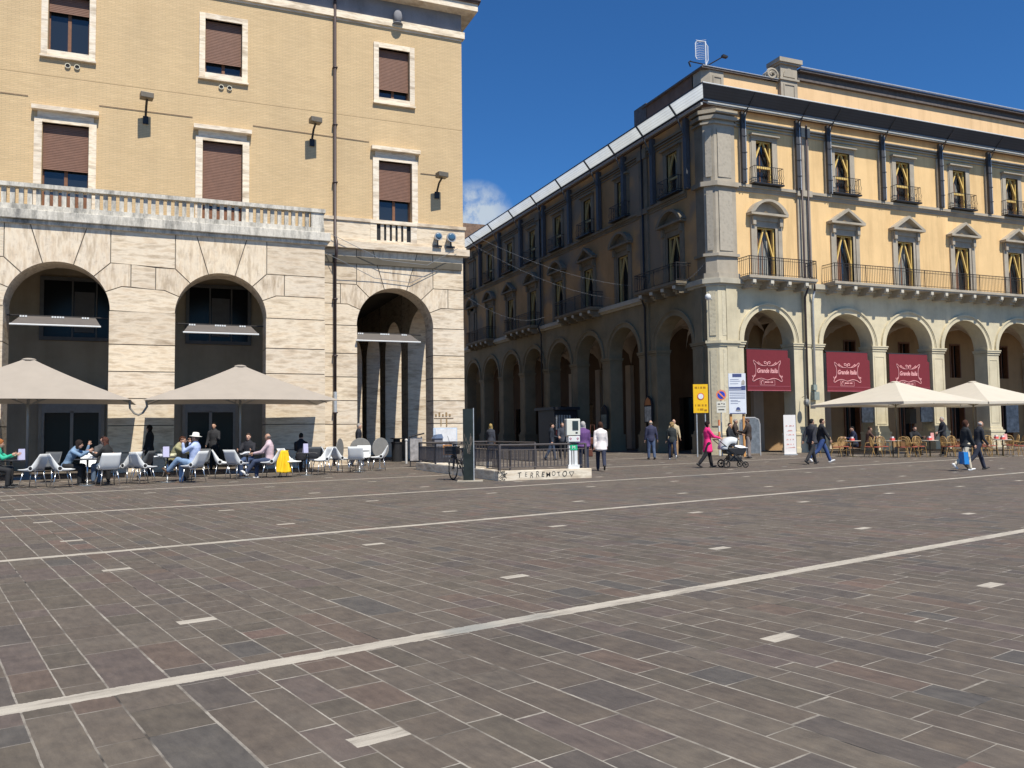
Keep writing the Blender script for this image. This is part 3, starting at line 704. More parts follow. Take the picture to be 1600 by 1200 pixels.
# intermediate cornice, mouldings, pilaster behind the downpipes
for T, cs, u0, u1, ms, pier in ((TF, FW, XS+1.75, UEND, STONE, 32.55), (TS, SW, YF+2.0, VEND, STONE_SHADE, 42.0)):
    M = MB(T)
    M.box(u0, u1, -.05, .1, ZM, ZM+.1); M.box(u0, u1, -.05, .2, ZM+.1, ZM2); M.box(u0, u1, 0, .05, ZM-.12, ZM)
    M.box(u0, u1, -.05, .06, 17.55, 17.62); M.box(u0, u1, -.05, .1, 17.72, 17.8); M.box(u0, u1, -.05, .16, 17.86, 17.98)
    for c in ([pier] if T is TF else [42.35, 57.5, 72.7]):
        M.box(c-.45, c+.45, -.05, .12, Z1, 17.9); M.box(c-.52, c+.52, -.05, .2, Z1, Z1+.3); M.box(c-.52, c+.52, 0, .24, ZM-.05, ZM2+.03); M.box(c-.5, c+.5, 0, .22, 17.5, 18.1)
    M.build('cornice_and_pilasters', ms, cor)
def big_window(T, c, seg, ms):
    M = MB(T); w = .62
    for s in (-1, 1):
        M.box(*sorted((c+s*w, c+s*(w+.16))), -.25, .05, 9.35, 12.4); M.box(*sorted((c+s*(w+.16), c+s*(w+.42))), -.02, .1, 9.35, 12.55)
        M.box(*sorted((c+s*(w+.18), c+s*(w+.38))), .1, .24, 12.3, 12.75)
    M.box(c-w, c+w, -.25, .05, 12.22, 12.4); M.box(c-w-.42, c+w+.42, -.02, .12, 12.55, 12.8); M.box(c-w-.16, c+w+.16, -.02, .04, 12.4, 12.55)
    M.box(c-w-.62, c+w+.62, 0, .42, 12.8, 12.92)
    f = M.build('window', ms, cor)
    P = MB(T); h = .78; W_ = w+.66
    if seg:
        n = 14; R = (W_*W_+h*h)/(2*h); a0 = math.asin(W_/R)
        out = [(c+R*sin(-a0+2*a0*i/n), 12.92+h-R+R*cos(-a0+2*a0*i/n)) for i in range(n+1)]
        inn = [(c+(u-c)*.84, 12.92+max(.02, (z-12.92)-.13)) for u, z in out]
        for i in range(n): P.prism([out[i], out[i+1], inn[i+1], inn[i]], 0, .42)
        P.prism([(u, z-.01) for u, z in inn], 0, .06)
    else:
        P.prism([(c-W_, 12.92), (c, 12.92+h), (c, 12.92+h-.16), (c-W_+.3, 12.92)], 0, .42); P.prism([(c+W_, 12.92), (c, 12.92+h), (c, 12.92+h-.16), (c+W_-.3, 12.92)], 0, .42)
        P.prism([(c-W_+.3, 12.92), (c+W_-.3, 12.92), (c, 12.92+h-.16)], 0, .06)
    P.build('pediment', ms, f)
    if T is TF:
        P = MB(T); P.prism([(c-.32, 12.95), (c+.32, 12.95), (c, 13.14)], .06, .07); P.build('pediment_field', PEACH, f)
    braces(T, c, .62, 9.35, 12.22, f, .55)
    return f
def braces(T, c, w, z0, z1, f, k):
    B = MB(T); t = .075
    for s in (-1, 1):
        B.box(*sorted((c+s*(w-t), c+s*w)), -.2, -.08, z0, z1)
        zb = z1-(z1-z0)*k
        P = [(c+s*.02, z1-.04), (c+s*(.02+t*1.15), z1-.04), (c+s*(w-t), zb+.1), (c+s*(w-t), zb-.12)]
        B.prism(P, -.19, -.09)
    B.box(c-w+t, c+w-t, -.2, -.08, z1-.06, z1)
    if z0 > 14: B.box(c-w+t, c+w-t, -.2, -.08, z0+.85, z0+.97)
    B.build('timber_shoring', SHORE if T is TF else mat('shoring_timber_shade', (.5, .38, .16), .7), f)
    G = MB(T); G.box(c-w, c+w, -.4, -.36, z0, z1); G.build('pane', GLASS, f)
    G = MB(T); G.box(c-w, c-w+random.choice((.2, .34, .34, .5)), -.35, -.3, z0, z1-.1); G.box(c-.03, c+.03, -.36, -.33, z0, z1); G.build('shutter_leaf', BROWNW, f)
    if random.random() < .6:
        q = random.uniform(.1, .5); G = MB(T); G.grid(lambda a, b: (c-w+.4+a*(w*2-.5)*q*2*.9, -.355+.012*sin(a*30), z0+.1+b*(z1-z0-.3)), 16, 1); G.build('curtain', mat('net_curtain', (.3, .3, .27), .9), f, recalc=False)
def small_window(T, c, ms, balc=True):
    M = MB(T); w = .55
    for s in (-1, 1): M.box(*sorted((c+s*w, c+s*(w+.3))), -.25, .07, 14.5, 17.1); M.box(*sorted((c+s*(w+.3), c+s*(w+.38))), -.02, .03, 14.5, 17.1)
    M.box(c-w, c+w, -.25, .07, 17.0, 17.22); M.box(c-w-.34, c+w+.34, 0, .1, 17.1, 17.22); M.box(c-w-.4, c+w+.4, 0, .26, 17.22, 17.32)
    f = M.build('window', ms, cor)
    braces(T, c, w, 14.65, 17.0, f, .42)
    R = MB(T); d = .42
    R.box(c-w-.45, c+w+.45, 0, d+.04, 14.48, 14.56, 0)
    for z in (14.66, 15.45):
        R.tube([(c-w-.4, 0, z), (c-w-.4, d, z), (c+w+.4, d, z), (c+w+.4, 0, z)], .018, 5)
    n = 15
    for i in range(n+1): u = c-w-.4+(2*w+.8)*i/n; R.tube([(u, d, 14.56), (u, d+.0, 14.8), (u, d+.07, 14.9), (u, d, 15.1), (u, d, 15.45)], .011, 4)
    for s in (-1, 1):
        for q in (.1, .25): R.tube([(c+s*(w+.4), q, 14.56), (c+s*(w+.4), q, 15.45)], .011, 4)
    R.build('iron_balconet', IRON, f)
for i, c in enumerate(FW): big_window(TF, c, i == 0, STONE); small_window(TF, c, STONE)
for i, c in enumerate(SW): big_window(TS, c, i % 3 != 2, STONE_SHADE); small_window(TS, c, STONE_SHADE)
def balcony(T, a, b, ends=True, ms=STONE, n=None):
    D = 1.0
    s = MB(T); s.box(a, b, 0, D, ZB+.36, ZB+.5); s.box(a+.04, b-.04, 0, D-.06, ZB+.28, ZB+.36)
    f = s.build('balcony', ms, cor)
    k = MB(T); t = MB(T); x = a+.35; step = 1.163
    while x < b-.1:
        k.mark(); t.mark(); k.prism([(x-.13, ZB+.28), (x+.13, ZB+.28), (x+.11, ZB-.1), (x-.11, ZB-.1)], 0, .45); k.box(x-.12, x+.12, .4, D-.12, ZB+.02, ZB+.28); k.box(x-.1, x+.1, .2, D-.35, ZB-.12, ZB+.02)
        t.box(x-.1, x+.1, D-.12, D-.04, ZB+.1, ZB+.27); x += step
    k.build_each('corbel', ms, f); t.build_each('corbel_front', plaster('lit_corbel_stone', (.6, .56, .47), .1) if 'lit_corbel_stone' not in bpy.data.materials else bpy.data.materials['lit_corbel_stone'], f)  # pale corbel ends, their sunlit tips put into the stone colour
    r = MB(T); zz = ZB+.5; top = zz+1.0
    for z in (zz+.08, zz+.85, top): r.tube([(a+.05, 0, z), (a+.05, D-.06, z), (b-.05, D-.06, z), (b-.05, 0, z)], .022 if z > zz+.9 else .014, 5)
    N = int((b-a)/.125)
    for i in range(N+1): u = a+.05+(b-a-.1)*i/N; r.tube([(u, D-.06, zz), (u, D-.06, top)], .011 if i % 18 else .026, 4)
    for q in (.15, .3, .45, .6, .75):
        for u in (a+.05, b-.05): r.tube([(u, q, zz), (u, q, top)], .011, 4)
    r.build('iron_railing', IRON, f)
balcony(TF, 28.0, 32.55); balcony(TF, 33.75, UEND-.5)
for a, b in ((37.75, 42.2), (47.65, 53.1), (57.45, 62.8), (66.8, 72.1)): balcony(TS, a, b, ms=STONE_SHADE)
# eaves: real shallow eave, gutter, steel posts, propped canopy sheets
ea = MB()
for z0, z1, e in ((18.5, 18.62, .1), (18.62, 18.78, .28), (18.78, 18.95, .42)): ring(ea, z0, z1, e)
ea.build('eave_boards', mat('brown_eave_boards', (.13, .075, .045), .7, var=.2), cor)
gt = MB(); 
gt.box(XS-.35, UEND, YF-.62, YF-.5, 18.34, 18.46); gt.box(XS-.62, XS-.5, YF-.35, VEND, 18.34, 18.46)
gt.build('gutter', mat('zinc_gutter', (.55, .58, .6), .4, .3), cor)
rfm = MB(); rfm.prismz([(UEND, YF-.45), (XS+.4, YF-.45), (XS-.35, YF+.5), (XS-.35, VEND), (XS+1.3, VEND), (XS+1.3, YF+1.6), (UEND, YF+1.6)], 18.95, 19.05)
for i in range(150): u = XS+1.0+i*.2; rfm.tube([(u, YF-.55, 19.1), (u, YF+1.4, 19.75)], .07, 6)
rfm.build('tiled_eave', TILE, cor)
def sheetmat(name, c, tr):
    k = NT(name); x, y, z = k.xyz(k.coord()); s_ = k.math('ADD', x, y)
    g = k.noise(k.map(k.coord(), (1, 1, 1)), .8, 3); w_ = k.n('ShaderNodeTexWave'); k.put(w_.inputs['Vector'], k.comb(z, z)); w_.inputs['Scale'].default_value = 3.0
    blk = k.n('ShaderNodeTexWhiteNoise', noise_dimensions='2D'); k.put(blk.inputs['Vector'], k.comb(k.math('FLOOR', k.math('MULTIPLY', s_, .9)), 1.0))
    cc = k.mix(1.0, c, k.ramp(w_.outputs['Fac'], [(.0, (.86, .86, .86)), (.5, (1.04, 1.04, 1.04))]), 'MULTIPLY')
    cc = k.mix(1.0, cc, k.ramp(g, [(.3, (.9, .9, .9)), (.7, (1.05, 1.05, 1.05))]), 'MULTIPLY')
    k.col(cc); k.set(Roughness=.4, Specular_IOR_Level=.3)
    if tr:
        t = k.n('ShaderNodeBsdfTranslucent'); k.put(t.inputs[0], cc); ms = k.n('ShaderNodeMixShader'); ms.inputs[0].default_value = tr; o = k.t.nodes['Material Output']
        k.t.links.new(k.b.outputs[0], ms.inputs[1]); k.t.links.new(t.outputs[0], ms.inputs[2]); k.t.links.new(ms.outputs[0], o.inputs[0])
    return k.m
SHF = sheetmat('dark_canopy_sheet', (.045, .055, .075), 0); SHS = sheetmat('pale_translucent_canopy_sheet', (.78, .83, .85), .62)
dt, zt, db, zb = 1.35, 19.02, .75, 18.48
cst, csb = 25.1, 25.55
cf = MB(); cf.poly([(cst, YF-dt, zt), (UEND, YF-dt, zt), (UEND, YF-db, zb), (csb, YF-db, zb)]); f = cf.build('canopy_front', SHF, cor, recalc=False, solid=.02)
rm = MB(); rm.tube([(cst, YF-dt, zt+.03), (UEND, YF-dt, zt+.03)], .035, 6); rm.build('white_edge_trim', WHITEP, f)
rm = MB(); rm.tube([(csb, YF-db-.02, zb-.03), (UEND, YF-db-.02, zb-.03)], .05, 6); rm.tube([(csb, YF-db+.12, zb-.12), (UEND, YF-db+.12, zb-.12)], .03, 6); rm.build('edge_rail', mat('grey_blue_steel', (.2, .23, .27), .5, .5), f)
cf = MB(); cf.poly([(cst, YF-dt, zt), (cst, VEND, zt), (csb, VEND, zb), (csb, YF-db, zb)]); f2 = cf.build('canopy_street', SHS, cor, recalc=False)
rm = MB(); rm.tube([(cst, YF-dt, zt+.02), (cst, VEND, zt+.02)], .03, 6); rm.tube([(csb, YF-db, zb-.02), (csb, VEND, zb-.02)], .06, 6); rm.build('edge_rail', IRON, f2)
PF = [28.42, 32.1, 34.3, 38.35, 43.0, 47.15, 51.8, 56.45, 61.1]
PS = [37.7, 41.15, 44.5, 47.75, 52.1, 56.45, 60.9, 65.55, 70.3, 75.0]
pm = MB(TF)
for u in PF:
    pm.mark()
    pm.box(u-.13, u-.05, .16, .34, ZM2, 18.35, 1); pm.box(u+.09, u+.13, .16, .35, ZM2, 18.35)
    pm.box(u-.15, u+.15, .3, .33, ZM2+.1, 18.3, 1); pm.box(u-.17, u+.17, 0, .16, ZM2, ZM2+.06)
    pm.box(u-.11, u+.11, .02, .16, ZM2, 17.5)
    pm.tube([(u, .3, 18.2), (u, .8, 18.45), (u, 1.33, 18.98)], .035, 5, 1); pm.tube([(u, .3, 17.7), (u, .75, 18.45)], .025, 5, 1)
    for z in (15.2, 16.1, 17.0): pm.box(u-.16, u+.17, .34, .36, z, z+.05, 1)
pm.build_each('steel_post', [GALV, mat('post_shade_steel', (.06, .06, .065), .6, .2)], f)  # dark body and one bright strip: the posts' shade and light as colour
pm = MB(TS)
for u in PS:
    pm.mark(); pm.box(u-.14, u+.14, .05, .3, ZM2, 18.35); pm.tube([(u, .2, 17.2), (u, .76, 18.42)], .045, 5); pm.tube([(u, .77, 18.44), (u, 1.22, 18.99)], .06, 4)
pm.build_each('steel_post', mat('blue_grey_steel', (.07, .075, .085), .6, .1), f2)
# attic storey
at = MB(); AY, AX = YF+1.4, 27.1; AT = 21.2
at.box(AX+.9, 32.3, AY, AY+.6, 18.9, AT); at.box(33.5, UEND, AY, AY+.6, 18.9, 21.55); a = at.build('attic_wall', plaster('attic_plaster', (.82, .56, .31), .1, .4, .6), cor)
at = MB(); at.box(AX, AX+.5, AY+.9, 43.6, 18.9, AT); at.build('attic_street_wall', plaster('attic_shade_plaster', (.2, .125, .09), .3, 1, .6), cor)  # attic plaster again, much darker: the street side's shade is in the colour
at = MB(); at.mark()
at.prismz([(AX+.43, AY-.08), (AX, AY+.16), (AX, AY+1.0), (AX+.5, AY+1.0), (AX+1.35, AY+.5), (AX+1.35, AY-.08)], 18.9, AT)
at.box(AX+.62, AX+.7, AY-.12, AY-.08, 19.2, 20.9); at.box(AX+1.15, AX+1.23, AY-.12, AY-.08, 19.2, 20.9); at.box(AX+.7, AX+1.15, AY-.12, AY-.08, 20.82, 20.9)
at.mark(); at.box(32.3, 33.5, AY-.25, AY+.6, 18.9, 21.35); at.box(32.2, 33.6, AY-.33, AY+.6, 21.3, 21.42); at.mark(); at.box(32.3, 33.5, AY-.25, AY+.6, 21.42, 22.3); at.box(32.1, 33.75, AY-.45, AY+.7, 22.3, 22.55); at.box(32.2, 33.65, AY-.38, AY+.65, 22.2, 22.3)
at.box(32.5, 32.56, AY-.29, AY-.25, 19.4, 21.1); at.box(33.24, 33.3, AY-.29, AY-.25, 19.4, 21.1); at.box(32.56, 33.24, AY-.29, AY-.25, 21.04, 21.1)
at.T = lambda u, d, z: (u, AY-.25-d, z)
at.prism([(32.9+.42*cos(pi*i/12), 21.5+.5*sin(pi*i/12)) for i in range(13)], 0, .05)
at.T = lambda u, d, z: (u, AY-.1-d, z)
sp = [(31.75+(.12+.26*(1-i/26))*cos(i*.42)*1.0, 0.05, 21.55+(.05+.3*(1-i/26))*sin(i*.42)) for i in range(26)]
at.tube(sp, .09, 6); at.prism([(31.3, 21.2), (32.3, 21.2), (32.3, 22.1), (32.0, 21.95), (31.7, 21.9), (31.35, 21.6)], -.3, 0.0)
at.build_each('attic_stonework', STONE, cor)
at = MB(); at.box(AX-.15, 32.2, AY-.18, AY+.8, AT, AT+.1); at.box(AX-.15, AX+.7, AY+.8, 43.6, AT, AT+.1); at.box(AX-.05, AX+.9, 43.2, 44.6, 18.9, AT+.25)
at.box(33.6, UEND, AY-.2, AY+.1, 21.5, 21.62); at.box(33.6, UEND, AY-.12, AY+.1, 21.62, 21.95); at.box(33.6, UEND, AY-.4, AY+1, 21.95, 22.1)
at.build('attic_coping', mat('dark_coping_stone', (.13, .11, .1), .8, var=.3), cor)
at = MB(); at.tube([(33.6, AY-.45, 22.15), (UEND, AY-.45, 22.15)], .05, 6); at.tube([(AX-.1, AY-.2, AT+.12), (32.2, AY-.2, AT+.12)], .03, 6); at.build('zinc_flashing', mat('zinc_gutter2', (.45, .47, .5), .5, .3), cor)
rb = MB(); rb.box(AX+.4, UEND, AY+.6, 43.6, 18.9, 21.1); rb.box(AX+2.5, UEND, 43.6, VEND, 18.9, 19.5); rb.build('roof_mass', TILE, cor)
# downpipes on the pilaster
dp = MB(TF)
dp.tube([(32.28, .3, 18.2), (32.28, .3, 9.8), (32.32, .3, 9.4), (32.32, .5, 9.0), (32.32, .22, 8.5), (32.32, .2, .1)], .055, 8); dp.tube([(32.75, .25, 18.2), (32.75, .25, 9.7), (32.8, .45, 9.3), (32.8, .45, 8.85)], .055, 8)
dp.build('downpipe', PIPE, cor, smooth=True)
dp = MB(TF); dp.tube([(32.82, .4, 8.9), (32.84, .22, 8.3), (32.84, .2, 3.0)], .06, 8); dp.build('downpipe', GALV, cor, smooth=True)
dp = MB(TS)
for u in (42.3, 57.1): dp.mark(); dp.tube([(u, .2, 18.4), (u, .2, 9.7), (u, .45, 9.2), (u, .2, 8.6), (u, .2, .1)], .06, 8)
dp.build_each('downpipe', IRON, cor, smooth=True)
# arcade interior: back walls, groin vaults, ceiling
iv = MB(); D0, D1 = .9, 4.6
def groin(T, c, hw, ms):
    M = MB(T); dm = (D0+D1)/2; hd = (D1-D0)/2
    def f(a, b):
        u = (a*2-1); v = (b*2-1)
        za = math.sqrt(max(0, 1-u*u)); zb_ = math.sqrt(max(0, 1-v*v))
        return (c+u*hw, -(dm+v*hd), ZS+1.95*max(za, zb_)-.02)
    M.grid(f, 24, 16)
    return M
vm = MB()
for T, arcs in ((TF, FA), (TS, SA)):
    for c, r in arcs:
        vm.mark(); M = groin(T, c, r+.5, 0); b0 = len(vm.v); vm.v += M.v; vm.f += [tuple(i+b0 for i in q) for q in M.f]; vm.mi += M.mi; vm.r += M.r
vm.build_each('groin_vault', VAULT, cor, recalc=False, smooth=True)
tb = MB(TF)
for (c, r), (c2, r2) in zip(FA, FA[1:]): 
    m_ = (c+r+c2-r2)/2; tb.mark(); tb.box(m_-.3, m_+.3, -4.6, -.9, 7.55, 8.6); tb.box(m_-.35, m_+.35, -4.65, -4.3, 0, ZS)
tb.T = TS
for (c, r), (c2, r2) in zip(SA, SA[1:]):
    m_ = (c+r+c2-r2)/2; tb.mark(); tb.box(m_-.3, m_+.3, -4.6, -.9, 7.55, 8.6); tb.box(m_-.35, m_+.35, -4.65, -4.3, 0, ZS)
tb.build_each('transverse_arch', VAULT, cor)
bw = MB(TF); hl = []
for c, r in FA: hl += [(c-.65, c+.65, 0, 3.0), (c-.5, c+.5, 4.6, 6.9)]
wall_rect(bw, XS+4.6, UEND, 0, ZB, hl, -5.0, -4.6)
bw.build('arcade_back_wall', INNERW, cor); bw = MB(TS); hl2 = []
for c, r in SA[1:]: hl2 += [(c-.9, c+.9, 0, 3.4)]
wall_rect(bw, YF+4.6, VEND, 0, ZB, hl2, -5.0, -4.6)
bw.build('arcade_back_wall', INNER_SHADE, cor)
dn = MB(TF); pn = MB(TF)
for c, r in FA:
    dn.mark(); pn.mark()
    for s in (-1, 1): dn.box(*sorted((c+s*.65, c+s*.57)), -4.9, -4.5, 0, 3.0); dn.box(*sorted((c+s*.04, c+s*.0)), -4.85, -4.75, 0, 3.0)
    dn.box(c-.57, c+.57, -4.9, -4.5, 2.9, 3.0); dn.box(c-.57, c+.57, -4.85, -4.7, 0, .5)
    dn.mark()
    for s in (-1, 1): dn.box(*sorted((c+s*.5, c+s*.42)), -4.9, -4.55, 4.6, 6.9)
    dn.box(c-.42, c+.42, -4.9, -4.55, 6.8, 6.9); dn.box(c-.03, c+.03, -4.9, -4.7, 4.6, 6.9)
    pn.box(c-.65, c+.65, -4.98, -4.92, 0, 3.0); pn.mark(); pn.box(c-.5, c+.5, -4.98, -4.92, 4.6, 6.9)
dn.build_each('joinery_frame', BROWNW, cor); pn.T = TS
for c, r in SA[1:]: pn.mark(); pn.box(c-.9, c+.9, -4.98, -4.92, 0, 3.4)
pn.build_each('glass_pane', GLASS2, cor)
fl = MB(); fl.box(XS+.9, UEND, YF+.9, YF+4.6, 8.3, 8.6); fl.box(XS+.9, XS+4.6, YF+.9, VEND, 8.3, 8.6); fl.build('arcade_ceiling', VAULT, cor)
nw_ = MB(); nw_.box(UEND-.3, UEND, YF+.9, YF+20, 0, 18.9); nw_.box(XS+5, UEND, YF+19.7, YF+20, 0, 18.9); nw_.build('end_wall', PEACH, cor)
# neighbouring rooflines far down the street
far = thing('far_building', 'dark tiled roof end peeping over the far end of the street canopy', 'building', anchor=(29, 88, 0))
q = MB(); q.box(14, 44, 86, 100, 0, 21.2); q.build('wall', PEACH_SHADE, far); q = MB(); q.box(13.5, 44.5, 85.4, 101, 21.2, 21.7); q.prism([(13.5, 21.7), (44.5, 21.7), (36, 24.4), (20, 24.4)], 86, 100); q.build('roof', TILE, far)

# ---------------------------------------------------------------- antennas, lamps, cables on the corner building
an = thing('rooftop_antenna', 'grid dish antenna with two side arms on the roof corner', 'antenna', anchor=(28.0, 38.3, 21.2))
q = MB(); ax, ay = 28.0, 38.3
q.tube([(ax, ay, 21.2), (ax, ay, 23.3)], .045, 6); q.build('mast', mat('antenna_white', (.7, .72, .75), .4, .2), an)
q = MB(); q.tube([(ax, ay, 21.95), (ax-.8, ay+.33, 22.15)], .035, 6); q.tube([(ax-.8, ay+.33, 22.18), (ax-.9, ay+.35, 22.1), (ax-.8, ay+.33, 21.85)], .05, 6); q.tube([(ax, ay, 21.85), (ax+.9, ay-.37, 22.4)], .035, 6); q.prism([(ax+.8, 22.36), (ax+1.15, 22.34), (ax+1.18, 22.44), (ax+.85, 22.5)], ay-.5, ay-.3); q.build('side_arms', IRON, an)
q = MB()
for i in range(12):
    z = 22.3+i*.1; w_ = .5 if 1 < i < 10 else .38
    q.tube([(ax-.5, ay+.2, z), (ax-.25, ay+.2, z), (ax+.05, ay-.02, z)], .012, 4)
q.tube([(ax-.45, ay+.2, 22.28), (ax-.52, ay+.22, 22.42), (ax-.52, ay+.22, 23.2), (ax-.42, ay+.18, 23.35), (ax-.05, ay+.02, 23.28), (ax+.12, ay-.05, 23.0), (ax+.12, ay-.05, 22.2), (ax, ay, 21.9)], .035, 6)
q.build('grid_dish', mat('antenna_white', ()), an)
WIRE = mat('festoon_wire', (.2, .21, .23), .5, var=0)
def sag(a, b, s, n=14): return [tuple(a[k]+(b[k]-a[k])*i/n-(s*4*(i/n)*(1-i/n) if k == 2 else 0) for k in range(3)) for i in range(n+1)]
for a, b, s, lab in (((12.3, 34.8, 10.3), (25.3, 42.4, 9.85), .45, 'highest thin festoon cable across the side street, from the cornice corner to the near balcony'), ((12.35, 34.9, 9.9), (26.0, 45.5, 9.6), .5, 'middle thin cable across the side street under the first one'), ((12.35, 34.85, 7.35), (26.2, 55.3, 10.0), .75, 'lowest festoon cable with small hanging clips across the side street'),
                    ((25.2, 37.5, 9.1), (25.9, 36.0, 10.0), .15, 'short pale cable from the street balcony to the building corner')):
    M = MB(); P = sag(a, b, s); M.tube(P, .006, 5)
    for p in P[1:-1]: M.tube([p, (p[0], p[1], p[2]-.06)], .006, 4)
    tag(M.build('overhead_cable', WIRE), lab, 'cable')
M = MB(TR); M.tube([(6.0, .05, RZ(8.7)), (6.6, .5, RZ(8.35)), (8.2, .1, RZ(7.75)), (9.8, .1, RZ(7.65)), (11.7, .06, RZ(8.6))], .014, 5); M.tube([(6.3, .35, RZ(9.4)), (8.5, .3, RZ(8.5)), (10.5, .3, RZ(8.4)), (11.9, .35, RZ(9.2))], .012, 5)
tag(M.build('facade_cable', WIRE), 'thin grey cables looped across the travertine above the corner arch', 'cable')
cl = MB(); cl.ball((25.75, 35.55, 8.15), .16, .16, .18); cl.tube([(25.75, 35.55, 8.2), (26.3, 36.0, 8.1)], .04, 6); tag(cl.build('camera_dome', WHITEP, smooth=True), 'white security camera dome at the head of the lit corner pier', 'camera')

# burgundy drop awnings
BUR = mat('burgundy_canvas', (.16, .016, .025), .8, var=.06); PINK = mat('pink_print', (.72, .36, .36), .7, var=0)
for i, (a, b, lab) in enumerate(((28.42, 31.3, 'burgundy drop awning of the corner arch, left of the three'), (33.85, 37.0, 'burgundy drop awning of the arch right of the downpipes, middle of the three'), (38.5, 41.65, 'burgundy drop awning half hidden behind the cream parasol, right of the three'))):
    A = thing('drop_awning', lab, 'awning', anchor=((a+b)/2, YF-.1, 3.3), group='burgundy awnings in the cafe arches')
    zt_, zb_ = 5.55, 3.38
    M = MB(TF); M.prism([(a, zb_), (b, zb_), (b, zt_-.42), (b-.14, zt_-.4), (b-.14, zt_), (a, zt_)], .02, .04); c = M.build('canvas', BUR, A)
    M = MB(TF); M.tube([(a, .03, zb_-.02), (b, .03, zb_-.02)], .035, 6); M.box(a, b, .04, .05, zb_+.2, zb_+.23); M.build('hem_bar', mat('pale_burgundy', (.3, .07, .09), .6), A)
    M = MB(TF); M.tube([(a, -.1, zt_+.03), (b, -.1, zt_+.03)], .05, 6); M.build('roller', IRON, A)
    cx, cz, d = (a+b)/2-.12, 4.42, .05
    L = MB(TF); w_ = .95
    def curve(P, r=.016, close=False):
        n = 6; out = []
        for k in range(len(P)-1):
            p0 = P[max(0, k-1)]; p1 = P[k]; p2 = P[k+1]; p3 = P[min(len(P)-1, k+2)]
            for j in range(n):
                t = j/n; out.append(tuple(.5*((2*p1[q])+(-p0[q]+p2[q])*t+(2*p0[q]-5*p1[q]+4*p2[q]-p3[q])*t*t+(-p0[q]+3*p1[q]-3*p2[q]+p3[q])*t**3) for q in (0, 1)))
        out.append(P[-1]); L.tube([(cx+u, d, cz+z) for u, z in out], r, 4)
    for s in (-1, 1):
        curve([(s*.05, .28), (s*.35, .28), (s*.6, .36), (s*.82, .52), (s*.9, .55), (s*.88, .42), (s*.8, .3)])
        curve([(s*.3, .29), (s*.5, .4), (s*.56, .47), (s*.62, .42), (s*.52, .36)])
        curve([(s*.82, .4), (s*.76, .1), (s*.8, -.25), (s*.95, -.35), (s*1.0, -.27), (s*.9, -.3)])
        curve([(s*.84, -.22), (s*.98, -.5), (s*.9, -.56), (s*.7, -.46), (s*.4, -.4), (s*.15, -.46), (0, -.5)], .02)
        curve([(0, .3), (s*.04, .44), (s*.14, .5), (s*.2, .46), (s*.16, .38), (s*.1, .4)], .022)
    L.build('scroll_frame', PINK, A)
    text('Grande Italia', .34, PINK, A, face_mat(cx, YF-.046, cz+.0), 'lettering', .25, .002, .009, .78)
    for u0, u1, z0, z1 in ((cx-.5, cx+.5, zb_+.52, zb_+.535), (cx-.5, cx+.5, zb_+.24, zb_+.255), (cx-.5, cx-.485, zb_+.255, zb_+.52), (cx+.485, cx+.5, zb_+.255, zb_+.52)):
        pass
    R = MB(TF)
    for u0, u1, z0, z1 in ((cx-.5, cx+.5, zb_+.55, zb_+.565), (cx-.5, cx+.5, zb_+.27, zb_+.285), (cx-.5, cx-.485, zb_+.285, zb_+.55), (cx+.485, cx+.5, zb_+.285, zb_+.55)): R.box(u0, u1, .041, .047, z0, z1)
    R.tube([(cx-.4, .045, zb_+.31), (cx-.43, .045, zb_+.42), (cx-.35, .045, zb_+.52), (cx-.26, .045, zb_+.48), (cx-.22, .045, zb_+.32)], .02, 4)
    for u0, u1 in ((-.18, -.1), (-.08, -.02), (0, .07), (.09, .13), (.2, .26), (.28, .36)): R.box(cx+u0, cx+u1, .041, .046, zb_+.4, zb_+.47)
    R.build('small_emblem_box', PINK, A)
# small grey awnings inside the left arches
AWN = mat('taupe_awning_canvas', (.13, .115, .105), .8, var=.08)
for c, r, Yp, z, lab in ((-3.72, 1.45, YL-.05, 5.35, 'grey folded awning across the leftmost visible arch'), (1.9, 1.38, YL-.05, 5.25, 'grey folded awning across the middle arch'), (RX(8.45), 1.42, YR-.05, RZ(5.14), 'grey folded awning across the corner arch')):
    A = thing('arch_awning', lab, 'awning', anchor=(c, Yp, z), group='grey awnings slung across the travertine arches')
    M = MB(); M.v = []; P = [(c-r, Yp-.1, z), (c+r, Yp-.1, z), (c+r-.24, Yp+.75, z+.42), (c-r+.24, Yp+.75, z+.42)]; M.poly(P); M.build('canvas', AWN, A, recalc=False, solid=.03)
    M = MB(); M.tube([P[0], P[1]], .03, 6); M.build('front_bar', WHITEP, A)
    M = MB()
    for u, n_ in ((-r+.35, 3), (0, 5), (r-.55, 3)):
        for j in range(n_): M.box(c+u+(j-n_/2)*.085, c+u+(j-n_/2)*.085+.06, Yp+.55, Yp+.6, z+.345, z+.405)
    M.T = None; M.build('white_print', WHITEP, A)
    M = MB(); M.tube([(c-r-.2, Yp+.75, z+.42), (c+r+.25, Yp+.75, z+.42)], .03, 6); M.build('rear_bar', IRON, A)
